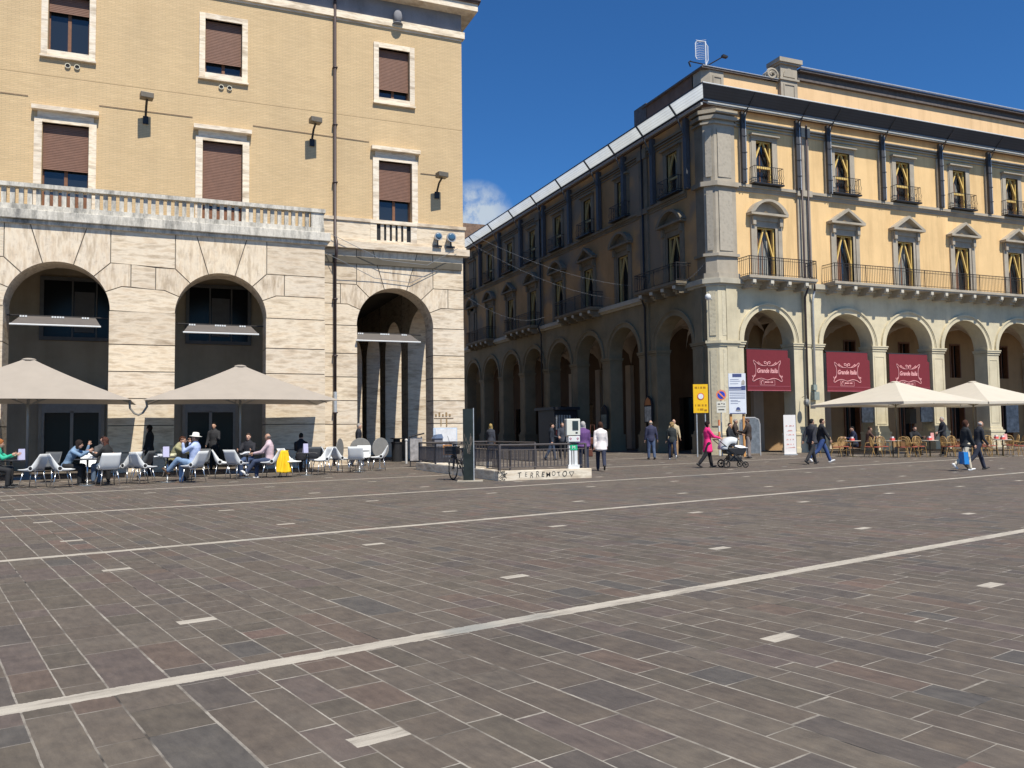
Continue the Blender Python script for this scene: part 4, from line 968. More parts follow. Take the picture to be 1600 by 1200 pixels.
# ================================================================= CAFE FURNITURE
LFT, RGT, AWAY, TOW = rad(67.5), rad(-112.5), rad(-22.5), rad(157.5)
def white_chair(name='shell_chair', m=None, lab=''):
    t = thing(name, lab, 'chair')
    m = m or WHITEP
    M = MB()
    def prof(v):            # front of seat -> up the back: (y, z)
        P = [(.29, .47), (.14, .45), (-.05, .44), (-.17, .475), (-.23, .58), (-.28, .73), (-.33, .9)]
        x = v*(len(P)-1); i = min(int(x), len(P)-2); f = x-i
        return tuple(P[i][q]*(1-f)+P[i+1][q]*f for q in (0, 1))
    def lerp(P, v):
        x = v*(len(P)-1); i = min(int(x), len(P)-2); q = x-i
        return tuple(P[i][k]*(1-q)+P[i+1][k]*q for k in range(len(P[0])))
    E_ = [(.3, .485, .22), (.2, .49, .25), (.1, .502, .262), (0, .53, .268), (-.11, .6, .268), (-.205, .735, .262), (-.325, .905, .25)]
    def f(a, b):
        y, z = prof(b); u = a*2-1; au = abs(u); ey, ez, ew = lerp(E_, b)
        sd = max(0, (au-.6)/.4); q = sd**1.5
        x = math.copysign(min(au, .6)/.6*ew*.82+ew*.18*math.sin(sd*pi/2), u)
        return (x, y*(1-q)+ey*q, z*(1-q)+ez*q)
    M.grid(f, 14, 12); sh = M.build('seat_shell', m, t, smooth=True, recalc=False, solid=.022)
    for s in (-1, 1):
        M = MB(); M.T = lambda x, y, z, s=s: (s*(.256+z), -.08+x, .52+y)
        M.lathe([(.066, -.012), (.066, .016), (.05, .016), (.05, -.012)], 16); M.lathe([(.05, .0), (.05, .012)], 16, 1)
        M.build('side_ring', [m, DARK], t)
    M = MB(); M.box(-.2, .2, -.2, .24, .44, .475); M.build('seat_pad', mat('charcoal_pad', (.1, .1, .11), .8), t, bevel=.01)
    for sx, sy in ((1, 1), (-1, 1), (1, -1), (-1, -1)):
        M = MB(); M.tube([(sx*.19, sy*.16, .44), (sx*.25, sy*.24, .01)], [.014, .011], 8); M.build('leg', CHROME, t, smooth=True)
    return t
def bistro_table(name, top, m, lab, r=.35, h=.74, card=None):
    t = thing(name, lab, 'table')
    M = MB(); M.lathe([(r-.01, h-.03), (r, h-.015), (r-.005, h)], 28); M.build('table_top', m, t)
    M = MB(); M.tube([(0, 0, .02), (0, 0, h-.03)], .028, 10); M.build('pedestal', CHROME if top else mat('cast_iron', (.12, .1, .06), .5, .5), t, smooth=True)
    M = MB(); M.lathe([(.22, 0), (.22, .015), (.05, .035)], 24); M.build('foot', CHROME if top else mat('cast_iron', ()), t)
    return t
DTOP = mat('dark_table_top', (.06, .06, .065), .35)
proto = white_chair(lab='white shell chair at the far left table, back to the right, beside the red-haired woman')
used = [0]
WCH = [(-3.35, 25.95, LFT, None),
 (-2.62, 25.5, rad(-75), 'white shell chair left of the denim jacket, back towards the camera'),
 (-1.5, 25.6, rad(20), 'white shell chair behind the long-haired woman in black, nearest the kerb line'),
 (-1.05, 26.5, rad(50), 'white shell chair half hidden behind the black-dressed woman chair'),
 (-.6, 26.0, rad(-65), 'white shell chair at the table with the lilac menu, back turned to the left pier'),
 (.72, 25.75, rad(55), 'white shell chair carrying the man in the white hat'),
 (1.62, 27.6, rad(-95), 'white shell chair left of the middle parasol pole, further of two'),
 (1.98, 26.9, rad(-50), 'white shell chair left of the middle parasol pole, nearer of two'),
 (3.05, 27.2, LFT, 'white shell chair with a yellow jacket over its back'),
 (3.62, 27.3, rad(-125), 'white shell chair with lit seat just right of the yellow jacket'),
 (4.75, 28.1, rad(105), 'white shell chair right of the second lilac menu, under the parasol tip'),
 (5.35, 29.7, rad(-100), 'white shell chair leaning in the little stack against the pier'),
 (5.55, 29.0, rad(-70), 'white shell chair at the left of the sunlit cluster by the corner arch'),
 (6.05, 28.7, rad(-20), 'white shell chair with its back to the camera in the middle of the sunlit cluster'),
 (6.6, 30.2, rad(160), 'white shell chair behind the sunlit cluster, facing the square'),
 (7.1, 29.8, rad(75), 'white shell chair at the right end of the sunlit cluster'),
 (-2.1, 27.6, rad(180), 'white shell chair behind the denim jacket, facing the square')]
for x, y, r, lab in WCH:
    if lab is None: proto.location = (x, y, 0); proto.rotation_euler = (0, 0, r); proto['group'] = 'white shell chairs of the left cafe'
    else: dup(proto, (x, y, 0), r, lab, 'white shell chairs of the left cafe')
GRYP = mat('grey_plastic', (.1, .105, .11), .45)
gp_ = white_chair('shell_chair', GRYP, 'charcoal shell chair in the shade behind the far left table'); gp_.location = (-3.3, 28.6, 0); gp_.rotation_euler = (0, 0, TOW); gp_['group'] = 'charcoal shell chairs in the shade'
for x, y, r, lab in ((-.7, 27.6, LFT, 'charcoal shell chair in the shade between the second and third tables'), (1.0, 29.2, TOW, 'charcoal shell chair in the shade left of the middle parasol pole'), (4.9, 30.0, AWAY, 'charcoal shell chair in front of the shaded seated figure'), (.2, 29.6, RGT, 'charcoal shell chair near the pier between the two arches'), (-2.2, 29.6, TOW, 'charcoal shell chair before the left shop door')):
    dup(gp_, (x, y, 0), r, lab, 'charcoal shell chairs in the shade')
tp = bistro_table('cafe_table', True, DTOP, 'round dark cafe table beside the red-haired woman'); tp.location = (-3.95, 26.5, 0); tp['group'] = 'round dark tables of the left cafe'
for x, y, lab in ((-2.05, 26.2, 'round dark cafe table between the denim jacket and the woman in black'), (.02, 26.5, 'round dark cafe table with the lilac menu and folded papers'), (2.35, 27.6, 'round dark cafe table by the middle parasol pole'), (4.25, 28.0, 'round dark cafe table with the second lilac menu'), (6.3, 29.4, 'round dark cafe table in the sunlit cluster')):
    dup(tp, (x, y, 0), 0, lab, 'round dark tables of the left cafe')
LIL = mat('lilac_card', (.55, .53, .72), .6, var=.03)
def card(x, y, z, r, lab, m=LIL, w=.17, h=.3, d=.1):
    M = MB(); M.prism([(-w/2, 0), (w/2, 0), (w/2, h), (-w/2, h)], -.004, .004); q = MB()
    t = thing('menu_card', lab, 'menu', (x, y, z), r)
    M.v = [(a, b-.02+(c/h)*.018, c) for a, b, c in M.v]; M.build('panel', m, t)
    M = MB(); M.prism([(-w/2, 0), (w/2, 0), (w/2, h), (-w/2, h)], -.004, .004); M.v = [(a, b+.05-(c/h)*.05, c) for a, b, c in M.v]; M.build('panel', m, t)
    return t
card(-.02, 26.3, .742, rad(10), 'upright lilac menu card on the table of the man in olive')
card(4.2, 27.85, .742, rad(20), 'upright lilac menu card on the table right of the yellow jacket')
card(-3.72, 26.6, .742, rad(30), 'upright lilac menu card beside the red-haired woman')
for x, y, lab in ((-1.95, 26.1, 'white paper bag and napkins on the table of the denim jacket'), (-.2, 26.45, 'white folded papers left of the lilac menu'), (2.3, 27.5, 'white crumpled napkins on the table by the parasol pole'), (6.25, 29.3, 'white papers on the sunlit cluster table'), (.25, 26.6, 'pale yellow folded cloth on the olive man table')):
    M = MB()
    for j in range(4):
        a = random.uniform(-.12, .12); b = random.uniform(-.1, .1); M.box(a-.07, a+.07, b-.05, b+.05, .0+j*.012, .03+j*.02)
    M.v = [(a+random.uniform(-.02, .02), b+random.uniform(-.02, .02), c) for a, b, c in M.v]
    o = M.build('napkins', mat('pale_cloth', (.66, .62, .42), .8) if 'yellow' in lab else mat('paper_white', (.7, .7, .7), .8)); o.location = (x, y, .742); tag(o, lab, 'napkins')
# folded round table tops standing on edge
DISC = mat('grey_laminate', (.23, .22, .2), .5)
for x, y, r, lab in ((6.75, 31.3, rad(-5), 'round grey table top tipped upright, middle of the three in the sun'), (7.5, 31.2, rad(25), 'round grey table top tipped upright, right of the three, by the man in the suit'), (5.9, 30.9, rad(60), 'round grey table top tipped upright, seen nearly edge-on, left of the three')):
    t = thing('folding_table', lab, 'table', (x, y, 0), r, 'tip-top tables folded upright')
    M = MB(); M.T = lambda a, b, c: (a, c, .78+b); M.lathe([(.39, -.012), (.4, 0), (.39, .012)], 30); M.build('table_top', DISC, t)
    M = MB(); M.tube([(0, .06, .02), (0, .06, .75)], .028, 8); M.build('pedestal', CHROME, t)
    M = MB(); M.lathe([(.22, 0), (.22, .015), (.05, .035)], 20, c=(0, .06, 0)); M.build('foot', CHROME, t)
# parasols
def parasol(cx, cy, wx, wy, ze, zp, m, pole_m, lab, group, val=.0):
    t = thing('parasol', lab, 'parasol', (cx, cy, 0), 0, group)
    M = MB(); hx, hy = wx/2, wy/2
    def sheet(k0, k1, sgn):
        def f(a, b):
            ex = (k0[0]*(1-a)+k1[0]*a)*hx; ey = (k0[1]*(1-a)+k1[1]*a)*hy
            q = .04+.96*b
            sagz = .05*sin(pi*b)*(1-.0)+.05*b*b*sin(pi*a)
            pull = 1-.018*sin(pi*a)*b
            return (ex*q*pull, ey*q*pull, zp+(ze-zp)*b**.97-.06*sin(pi*b)*.6+.03*b*sin(pi*a)*sgn)
        M.grid(f, 14, 10)
    K = [(-1, -1), (1, -1), (1, 1), (-1, 1)]
    for i in range(4): sheet(K[i], K[(i+1) % 4], 1)
    cn = M.build('canopy', m, t, smooth=False, recalc=False)
    if val:
        V = MB()
        for i in range(4):
            a, b = K[i], K[(i+1) % 4]
            n = 12
            for j in range(n):
                p = [((a[0]*(1-q)+b[0]*q)*hx*(1-.018*sin(pi*q)), (a[1]*(1-q)+b[1]*q)*hy*(1-.018*sin(pi*q)), ze+.03*sin(pi*q)) for q in (j/n, (j+1)/n)]
                V.poly([p[0], p[1], (p[1][0], p[1][1], p[1][2]-val), (p[0][0], p[0][1], p[0][2]-val)])
        V.build('valance', m, t, recalc=False)
    M = MB(); M.ball((0, 0, zp-.01), .22, .22, .06); M.build('vent_cap', m, t, smooth=True)
    M = MB(); M.tube([(0, 0, .03), (0, 0, zp-.05)], .045, 10); M.build('pole', pole_m, t, smooth=True)
    for i, (a, b) in enumerate(K+[(0, -1), (0, 1), (1, 0), (-1, 0)]):
        M = MB(); M.tube([(0, 0, zp-.1), (a*hx*.98, b*hy*.98, ze-.0)], .016, 6); M.tube([(0, 0, ze-.1), (a*hx*.5, b*hy*.5, (zp+ze)/2-.08)], .014, 6); M.build('rib', pole_m, t)
    M = MB(); M.box(-.45, .45, -.45, .45, 0, .08); M.box(-.08, .08, -.08, .08, .08, .3); M.build('base', mat('granite_base', (.16, .16, .16), .8), t)
    return t
TAU = mat('taupe_canvas', (.40, .35, .295), .85, var=.05, scale=2, trans=.12); CRM = mat('cream_canvas', (.76, .70, .59), .85, var=.04, scale=2, trans=.3)
PG = mat('parasol_pole_grey', (.3, .31, .31), .4, .4); PB = mat('parasol_pole_bronze', (.2, .17, .12), .5, .3)
parasol(2.4, 31.15, 6.25, 4.7, 2.5, 3.8, TAU, PG, 'taupe rectangular parasol over the middle cafe tables', 'taupe parasols of the left cafe')
parasol(-4.2, 31.15, 6.3, 4.7, 2.5, 3.9, TAU, PG, 'taupe rectangular parasol at the left edge of the picture', 'taupe parasols of the left cafe')
parasol(34.8, 32.2, 5.6, 6.15, 2.54, 3.65, CRM, PB, 'cream square parasol in front of the burgundy awnings', 'cream parasols of the right cafe', .12)
parasol(40.45, 32.2, 5.5, 6.15, 2.54, 3.72, CRM, PB, 'cream square parasol cut by the right edge of the picture', 'cream parasols of the right cafe', .12)
M = MB()     # strap loop tying the two taupe parasols
M.tube([(-1.12, 29.2, 2.5), (-1.1, 29.2, 2.25), (-.97, 29.2, 2.08), (-.85, 29.2, 2.03), (-.72, 29.2, 2.1), (-.6, 29.2, 2.3), (-.63, 29.2, 2.48)], .035, 6)
tag(M.build('canvas_strap', mat('grey_strap', (.25, .23, .2), .7)), 'grey canvas strap hanging in a loop between the two taupe parasols', 'strap')
# wicker bistro chairs
GOLD = mat('rattan', (.40, .25, .09), .5, var=.35, scale=25); RED = mat('red_cushion', (.34, .09, .06), .8)
def wicker_chair(lab):
    t = thing('wicker_chair', lab, 'chair', group='rattan chairs of the right cafe')
    M = MB(); M.lathe([(.19, .43), (.21, .44), (.21, .46), (.17, .475)], 18); M.build('seat', RED, t)
    M = MB(); hoop = [(-.19, -.16, .45), (-.22, -.2, .62), (-.21, -.23, .76), (-.14, -.25, .87), (0, -.26, .91), (.14, -.25, .87), (.21, -.23, .76), (.22, -.2, .62), (.19, -.16, .45)]
    M.tube(hoop, .017, 7); M.tube([(x*.62, y, .52+(z-.52)*.72) for x, y, z in hoop], .01, 5)
    M.build('back_hoop', GOLD, t, smooth=True)
    M = MB()
    for i in range(7):
        u = -.15+.05*i; zt = .88-.9*u*u*3; M.tube([(u*.7, -.17, .47), (u, -.22, .65), (u, -.25, zt)], .006, 4)
    for i in range(6): z = .54+i*.055; w = .2-.1*max(0, (z-.72)/.2)**2; M.tube([(-w, -.2-(z-.5)*.14, z), (w, -.2-(z-.5)*.14, z)], .006, 4)
    M.build('woven_back', GOLD, t)
    for s in (-1, 1):
        M = MB(); M.tube([(s*.2, -.2, .6), (s*.25, -.05, .64), (s*.24, .12, .62), (s*.2, .16, .46)], .013, 6); M.build('armrest', GOLD, t)
    for sx, sy in ((1, 1), (-1, 1), (1, -1), (-1, -1)):
        M = MB(); M.tube([(sx*.17, sy*.15, .44), (sx*.2, sy*.2 if sy > 0 else -.27, .01)], .013, 6); M.build('leg', GOLD, t)
    M = MB(); M.tube([(-.17, .16, .25), (0, .17, .33), (.17, .16, .25)], .008, 5); M.tube([(-.17, -.18, .25), (.17, -.18, .25)], .008, 5); M.build('stretcher', GOLD, t)
    return t
wp = wicker_chair('rattan chair farthest left, behind the bearded man hand'); wp.location = (27.5, 30.1, 0); wp.rotation_euler = (0, 0, rad(-60))
WT = [(28.85, 29.2), (29.9, 27.9), (31.0, 26.9), (32.2, 26.1), (33.6, 25.4), (35.3, 27.0)]
WL = ['leftmost bistro table', 'bistro table left of the pink menu', 'bistro table with the pink menu', 'bistro table with the square menu', 'bistro table right of the couple', 'rightmost bistro table']
for i, (x, y) in enumerate(WT):
    for k, (dx, dy, r, w) in enumerate(((-.62, .35, rad(-118), 'left'), (.6, -.35, rad(55), 'right'), (.25, .75, rad(170), 'far side'), (-.1, -.62, rad(-35), 'near side'))):
        if k == 3 and i in (0, 2, 4): continue
        dup(wp, (x+dx, y+dy, 0), r+random.uniform(-.25, .25), 'red-seated rattan chair, %s of the %s' % (w, WL[i]), 'rattan chairs of the right cafe')
TT = mat('cream_table_top', (.5, .45, .36), .4)
t0 = bistro_table('bistro_table', False, TT, 'round pale bistro table, '+WL[0], .36, .74); t0.location = (WT[0][0], WT[0][1], 0); t0['group'] = 'pale bistro tables of the right cafe'
for i, (x, y) in enumerate(WT[1:]): dup(t0, (x, y, 0), 0, 'round pale bistro table, '+WL[i+1], 'pale bistro tables of the right cafe')
RBX = mat('red_box', (.7, .12, .1), .5); PKC = mat('pink_card', (.7, .33, .3), .6)
for i, (x, y) in enumerate(WT):
    M = MB(); M.box(-.09, .09, -.06, .06, 0, .1); M.box(-.06, .06, -.04, .04, .1, .17, 1)
    o = M.build('napkin_box', [RBX, mat('paper_white', ())]); o.location = (x-.1, y-.08, .742); tag(o, 'red napkin box on the '+WL[i], 'napkin box')
card(31.1, 26.85, .742, rad(-10), 'tall pink menu standing on the third bistro table', PKC, .16, .32)
card(32.25, 25.95, .742, rad(10), 'square white menu card on the bistro table left of the walking couple', mat('paper_white', ()), .26, .26)
card(33.65, 25.3, .742, rad(0), 'pink and white menu on the bistro table right of the walking couple', PKC, .2, .24)

# ================================================================= SUBWAY STAIR ENCLOSURE
en = thing('subway_stair_parapet', 'low white stone parapet around the subway stairs with black graffiti', 'parapet', anchor=(WX0+1.4, WY0, 0))
M = MB(); h = .27
M.box(WX0, WX1, WY0, WY0+.28, -.4, h); M.box(WX0, WX0+.28, WY0+.28, WY1, -.4, h); M.box(WX0+.28, WX1, WY1-.25, WY1, -.4, h-.05); M.build('stone_kerb', travertine('parapet_stone', (1.08, 1.08, 1.05)), en, bevel=.015)
INK = mat('black_spray_paint', (.03, .03, .03), .8, var=0)
for i_, ch_ in enumerate('TERREMOTO'):
    Mg = face_mat(WX0+.62+i_*.17+(.04 if i_ else 0), WY0-.003, .135+.015*sin(i_*2.3)) @ Matrix.Rotation(random.uniform(-.2, .2), 4, 'Z')
    text(ch_, random.uniform(.17, .24), INK, en, Mg, 'graffiti_letter', random.uniform(-.1, .3), .001, random.uniform(-.002, .006), random.uniform(.75, 1.05))
M = MB(); 
for a, b in (((2.17, .19), (2.25, .06)), ((2.25, .06), (2.33, .19)), ((2.17, .19), (2.33, .19))): M.tube([(WX0+a[0], WY0-.002, a[1]), (WX0+b[0], WY0-.002, b[1])], .008, 4)
for i in range(40):
    a = (WX0+random.uniform(.0, .22), WY0-.003, random.uniform(.02, .26)); M.tube([a, (a[0]+random.uniform(-.08, .08), a[1], max(.01, min(.27, a[2]+random.uniform(-.08, .08))))], .007, 4)
M.build('graffiti', INK, en)
M = MB()
for i in range(14): M.box(WX0+.28, WX1-.1, WY0+.5+i*.32, WY0+.82+i*.32, -.17*(i+1)-.2, -.17*(i+1))
M.box(WX0+.2, WX0+.28, WY0+.28, WY1, -3, 0); M.box(WX1-.3, WX1-.1, WY0+.28, WY1, -3, -.01); M.box(WX0, WX1, WY0+.1, WY0+.28, -3, -.4); M.box(WX0, WX1, WY1-.2, WY1, -3, -.3); M.build('stairwell', DARKIN, en)
rl = thing('stair_railing', 'dark grey steel railing with closely set bars around the subway stairs', 'railing', anchor=(WX0+1.4, WY0+.14, h))
PRL = mat('railing_grey_paint', (.085, .075, .075), .5, .1)
X0, X1, Y0, Y1 = WX0+.1, WX1-.12, WY0+.14, WY1-.12
def rail_run(a, b, z0=h):
    a = Vector(a); b = Vector(b); L = (b-a).length; M = MB()
    for z, r in ((.98, .028), (.84, .014), (.36, .014)): M.tube([(a.x, a.y, z), (b.x, b.y, z)], r, 6)
    n = int(L/.11)
    for i in range(1, n): p = a.lerp(b, i/n); M.tube([(p.x, p.y, .36), (p.x, p.y, .84)], .016, 5)
    M.build('bar_panel', PRL, rl)
    k = max(1, round(L/1.9))
    for i in range(k+1):
        p = a.lerp(b, i/k); M = MB(); M.box(p.x-.028, p.x+.028, p.y-.028, p.y+.028, z0-.02, .99); M.build('post', PRL, rl)
rail_run((X0, Y0), (X1, Y0)); rail_run((X0, Y0+.06), (X0, Y1)); rail_run((X0+.06, Y1), (X1, Y1)); 
rail_run((X1, Y0+3.6), (X1, Y1-.06), -.02)
# tall dark totem
to = thing('glass_totem', 'narrow tall dark green glass totem slab with scratched drawing', 'totem', anchor=(7.74, 21.8, 0))
M = MB(); c_, s_ = cos(rad(-22)), sin(rad(-22)); M.T = lambda a, b, z: (7.7+a*c_-b*s_, 21.8+a*s_+b*c_, z)
M.box(-.14, .145, -.05, .05, .03, 2.0); M.build('glass_slab', mat('dark_green_glass', (.022, .028, .026), .3, var=.4, scale=2, spec=.3), to)
Tt = M.T; M = MB(Tt); M.box(.145, .165, -.055, .055, 0, 2.02); M.build('steel_edge', GALV, to)
M = MB(Tt)
for i in range(16):
    a = random.uniform(-.1, .1); z = random.uniform(.75, 1.1); M.tube([(a, -.052, z), (a+random.uniform(-.08, .08), -.052, min(1.32, z+random.uniform(.05, .3)))], .004, 4)
M.build('scratches', mat('rusty_scratches', (.25, .2, .16), .8), to)
M = MB(Tt); M.box(-.3, .4, -.25, .2, 0, .03); M.build('base_plate', STONE, to)
# help point / ticket column
hp = thing('ticket_machine_column', 'white ticket machine head with dark screen on a white column at the stair corner', 'ticket machine', anchor=(10.85, 21.72, h))
M = MB(); c2, s2 = cos(rad(-14)), sin(rad(-14)); Th = lambda a, b, z: (10.85+a*c2-b*s2, 21.66+a*s2+b*c2, z)
M.T = Th; M.box(-.2, .2, -.16, .16, 1.22, 1.7); M.build('head', mat('machine_cream', (.68, .68, .6), .4, var=.04), hp, bevel=.015)
M = MB(Th); M.box(-.03, .14, -.175, -.16, 1.38, 1.64); M.build('screen', GLASS, hp); M = MB(Th); M.box(-.22, -.2, -.13, .13, 1.2, 1.66); M.build('side_panel', mat('machine_grey', (.2, .21, .21), .6), hp)
M = MB(Th); M.box(.06, .12, -.17, -.16, 1.28, 1.32); M.build('label_plate', DARK, hp)
M = MB(Th); M.box(-.15, .19, -.15, .15, 1.04, 1.2); M.build('lower_box', WHITEP, hp, bevel=.01)
M = MB(Th)
for a in (-.09, .12): M.tube([(a, -.155, 1.1), (a+.03, -.155, 1.13), (a+.01, -.155, 1.16), (a-.025, -.155, 1.14), (a, -.155, 1.1)], .007, 4)
M.build('red_emblem', mat('red_print', (.55, .1, .2), .6), hp)
M = MB(Th); M.box(-.1, .12, -.1, .1, .8, .95); M.build('green_sign', mat('green_sign', (.02, .42, .2), .5), hp)
text('M', .13, WHITEP, hp, Matrix.Translation((10.85, 21.66, .875)) @ Matrix.Rotation(rad(-14), 4, 'Z') @ Matrix(((1, 0, 0, .01), (0, 0, -1, -.102), (0, 1, 0, 0), (0, 0, 0, 1))), 'letter')
M = MB(Th); M.box(-.1, .0, -.09, .09, .38, .8); M.box(.03, .12, -.09, .09, .38, .8); M.box(-.16, .17, -.13, .13, .26, .38); M.box(-.13, -.1, -.1, .1, .38, 1.04); M.box(-.1, .12, .0, .1, .95, 1.04); M.build('column', WHITEP, hp)
# bicycle
bk = thing('bicycle', 'dark city bicycle with black front basket leaning by the totem', 'bicycle', (7.88, 23.05, 0), rad(140))
def wheel(y):
    w = MB(); w.T = lambda a, b, c: (c, y+a, .34+b)
    ring_ = [(.33*cos(2*pi*i/28), .33*sin(2*pi*i/28), 0) for i in range(28)]; w.tube(ring_, .018, 6, close=True); o = w.build('wheel', mat('tyre_rubber', (.02, .02, .02), .9, var=0), bk)
    w = MB(); w.T = lambda a, b, c: (c, y+a, .34+b); w.tube([(x*.93, z*.93, 0) for x, z, _ in ring_], .01, 5, close=True)
    for i in range(14): a = 2*pi*i/14; w.tube([(0, 0, 0), (.31*cos(a), .31*sin(a), 0)], .002, 3)
    w.lathe([(.02, -.04), (.02, .04)], 8); w.build('rim_and_spokes', IRON, o)
wheel(-.52); wheel(.52)
BP = mat('black_bike_paint', (.025, .025, .03), .35)
M = MB(); F_ = [((0, .52, .34), (0, .36, .8)), ((0, .36, .8), (0, .33, .98)), ((0, .38, .72), (0, -.05, .3)), ((0, -.05, .3), (0, -.22, .82)), ((0, -.05, .3), (0, -.52, .34)), ((0, -.19, .72), (0, -.52, .34)), ((0, .37, .6), (0, -.16, .5))]
for a, b in F_: M.tube([a, b], .017, 7)
M.tube([(0, .85*cos(t)*.44+.52, .34+.37*sin(t)) for t in [rad(q) for q in range(20, 170, 15)]], .014, 5); M.tube([(0, -.52+.37*cos(t), .34+.37*sin(t)) for t in [rad(q) for q in range(10, 170, 15)]], .014, 5)
M.build('frame', BP, bk, smooth=True)
M = MB(); M.tube([(-.28, .15, 1.02), (-.2, .28, 1.05), (0, .33, .99), (.2, .28, 1.05), (.28, .15, 1.02)], .013, 6); M.tube([(.2, .28, 1.05), (.24, .34, 1.25)], .006, 4); M.build('handlebar', BP, bk)
M = MB(); M.prismz([(-.07, -.3), (.07, -.3), (.03, -.05), (-.03, -.05)], .84, .9); M.build('saddle', BP, bk, bevel=.02)
M = MB()
for z in (.74, .84, .94, 1.02): M.tube([(-.17, .42, z), (.17, .42, z), (.17, .72, z), (-.17, .72, z)], .008, 4, close=True)
for a in range(-8, 9, 2): M.tube([(a*.02, .42, .74), (a*.02, .42, 1.02)], .005, 4); M.tube([(a*.02, .72, .74), (a*.02, .72, 1.02)], .005, 4)
M.box(-.16, .16, .43, .71, .75, .95); M.build('basket', BP, bk)
M = MB(); M.tube([(-.1, -.05, .3), (-.1, -.05, .14)], .012, 5); M.tube([(.1, -.05, .3), (.1, -.05, .46)], .012, 5); M.lathe([(.09, -.01), (.09, .01)], 14, c=(0, -.05, .3)); M.build('pedals', BP, bk)
# small street pieces near the pier
def simple(name, lab, cat, parts, group=None):
    t = thing(name, lab, cat, anchor=parts[0], group=group)
    for nm, M, m in parts[1:]: M.build(nm, m, t)
    return t
M = MB(); M.box(8.85, 9.35, 31.9, 31.94, .25, 1.15); M2 = MB(); M2.tube([(8.87, 31.95, 0), (8.87, 32, 1.2)], .02, 6); M2.tube([(9.33, 31.95, 0), (9.33, 32, 1.2)], .02, 6); M2.tube([(8.8, 31.9, 1.18), (9.4, 31.8, 1.32)], .03, 6)
simple('notice_board', 'small grey notice board with red corner behind the left end of the railing', 'sign', [(9.1, 31.9, 0), ('panel', M, mat('faded_notice', (.3, .28, .27), .7, var=.5, scale=5)), ('frame', M2, IRON)])
M = MB(); M.box(10.1, 10.45, 32.7, 33.05, 0, 1.1); M2 = MB(); M2.prism([(10.08, 1.1), (10.47, 1.1), (10.4, 1.28), (10.2, 1.25)], 32.66, 33.08)
simple('litter_bin', 'slim grey litter bin with a blue hood in front of the corner pier', 'bin', [(10.3, 32.9, 0), ('body', M, mat('bin_grey', (.17, .17, .19), .6)), ('hood', M2, mat('blue_grey_hood', (.15, .2, .3), .5))])
M = MB(); M.box(10.75, 11.85, YR-.22, YR-.16, .25, 1.55); M2 = MB(); M2.box(10.85, 11.8, YR-.235, YR-.22, .95, 1.5); M3 = MB(); M3.box(11.1, 11.6, YR-.24, YR-.22, .35, .8)
simple('advert_panel', 'pale blue and white poster panel with an orange block on the corner pier', 'poster', [(11.3, YR-.2, .25), ('panel', M, mat('pale_blue_board', (.5, .58, .68), .6, var=.1)), ('white_sheet', M2, mat('paper_white', ())), ('orange_block', M3, mat('orange_print', (.6, .25, .05), .6))])
M = MB(); M.lathe([(.24, 0), (.24, .85), (.27, .86), (.27, .92), (.16, .93), (.16, 1.05), (.3, 1.06), (.3, 1.1)], 18, c=(9.95, 38.2, 0)); tag(M.build('litter_bin', mat('black_bin', (.02, .02, .022), .6)), 'round black litter bin with a raised lid under the corner arch', 'bin')
M = MB(); M.tube([(9.7, 35.6, 0), (9.7, 35.6, 1.0)], .05, 8); M.ball((9.7, 35.6, 1.02), .07); tag(M.build('bollard', mat('pale_post', (.55, .53, .5), .5)), 'pale slim bollard beside the black bin under the corner arch', 'bollard')
M = MB()
for i in range(5): M.box(10.9+i*.16, 10.98+i*.16, YR-.02, YR+.0-.004, 2.05, 2.15+(i % 2)*.08)
M.box(10.85, 11.75, YR-.02, YR-.004, 1.96, 1.99); M.box(11.4, 11.46, YR-.018, YR-.004, 1.6, 1.95); M.box(11.15, 11.19, YR-.018, YR-.004, 1.62, 1.95)
tag(M.build('wall_lettering', mat('brown_letters', (.3, .2, .1), .7)), 'faded brown lettering and stains on the corner pier above the poster', 'lettering')

# ================================================================= SIGNS ON THE RIGHT
def posts(M, pts, r=.03, z1=2.6):
    for x, y in pts: M.tube([(x, y, 0), (x, y, z1)], r, 8)
ca, sa = cos(rad(-20)), sin(rad(-20))
def TT_(x0, y0, a=-20): c, s = cos(rad(a)), sin(rad(a)); return lambda u, v, z: (x0+u*c-v*s, y0+u*s+v*c, z)
ys = thing('yellow_sign', 'tall yellow sign with a red ringed white disc on two steel poles', 'sign', anchor=(23.95, 33.8, 0))
T_ = TT_(23.9, 33.8); M = MB(T_); M.box(-.36, .36, -.02, .02, 2.13, 3.52); M.build('panel', mat('yellow_sheet', (.85, .5, .01), .5, var=.05), ys)
M = MB(T_); posts(M, [(-.2, .05), (.22, .05)], .03, 3.4); M.build('poles', GALV, ys)
M = MB(); M.T = lambda a, b, c: T_(a, -.025-c, 2.93+b); M.lathe([(.17, 0), (.17, .006)], 24); d_ = M.build('red_ring', mat('sign_red', (.6, .1, .05), .5), ys)
M = MB(); M.T = lambda a, b, c: T_(a, -.034-c, 2.93+b); M.lathe([(.13, 0), (.13, .004)], 24); M.build('white_disc', WHITEP, d_)
M = MB(T_)
for zz, L in ((3.36, [(-.28, .14), (-.1, .06), (0, .1), (.13, .16)]), (2.5, [(-.27, .08), (-.15, .16), (.05, .12), (.2, .1)]), (2.3, [(-.15, .06), (-.05, .2)])):
    for u, w in L:
        n = max(1, int(w/.045))
        for j in range(n): M.box(u+j*.045, u+j*.045+.03, -.03, -.02, zz-.045, zz+.045)
M.box(.17, .29, -.03, -.02, 2.22, 2.3); M.build('lettering', mat('brown_print', (.35, .16, .01), .6), ys)
M = MB(T_); posts(M, [], 0); 
np_ = thing('no_parking_sign', 'round blue and red no parking sign with a white plate below', 'sign', anchor=(25.4, 34.2, 0))
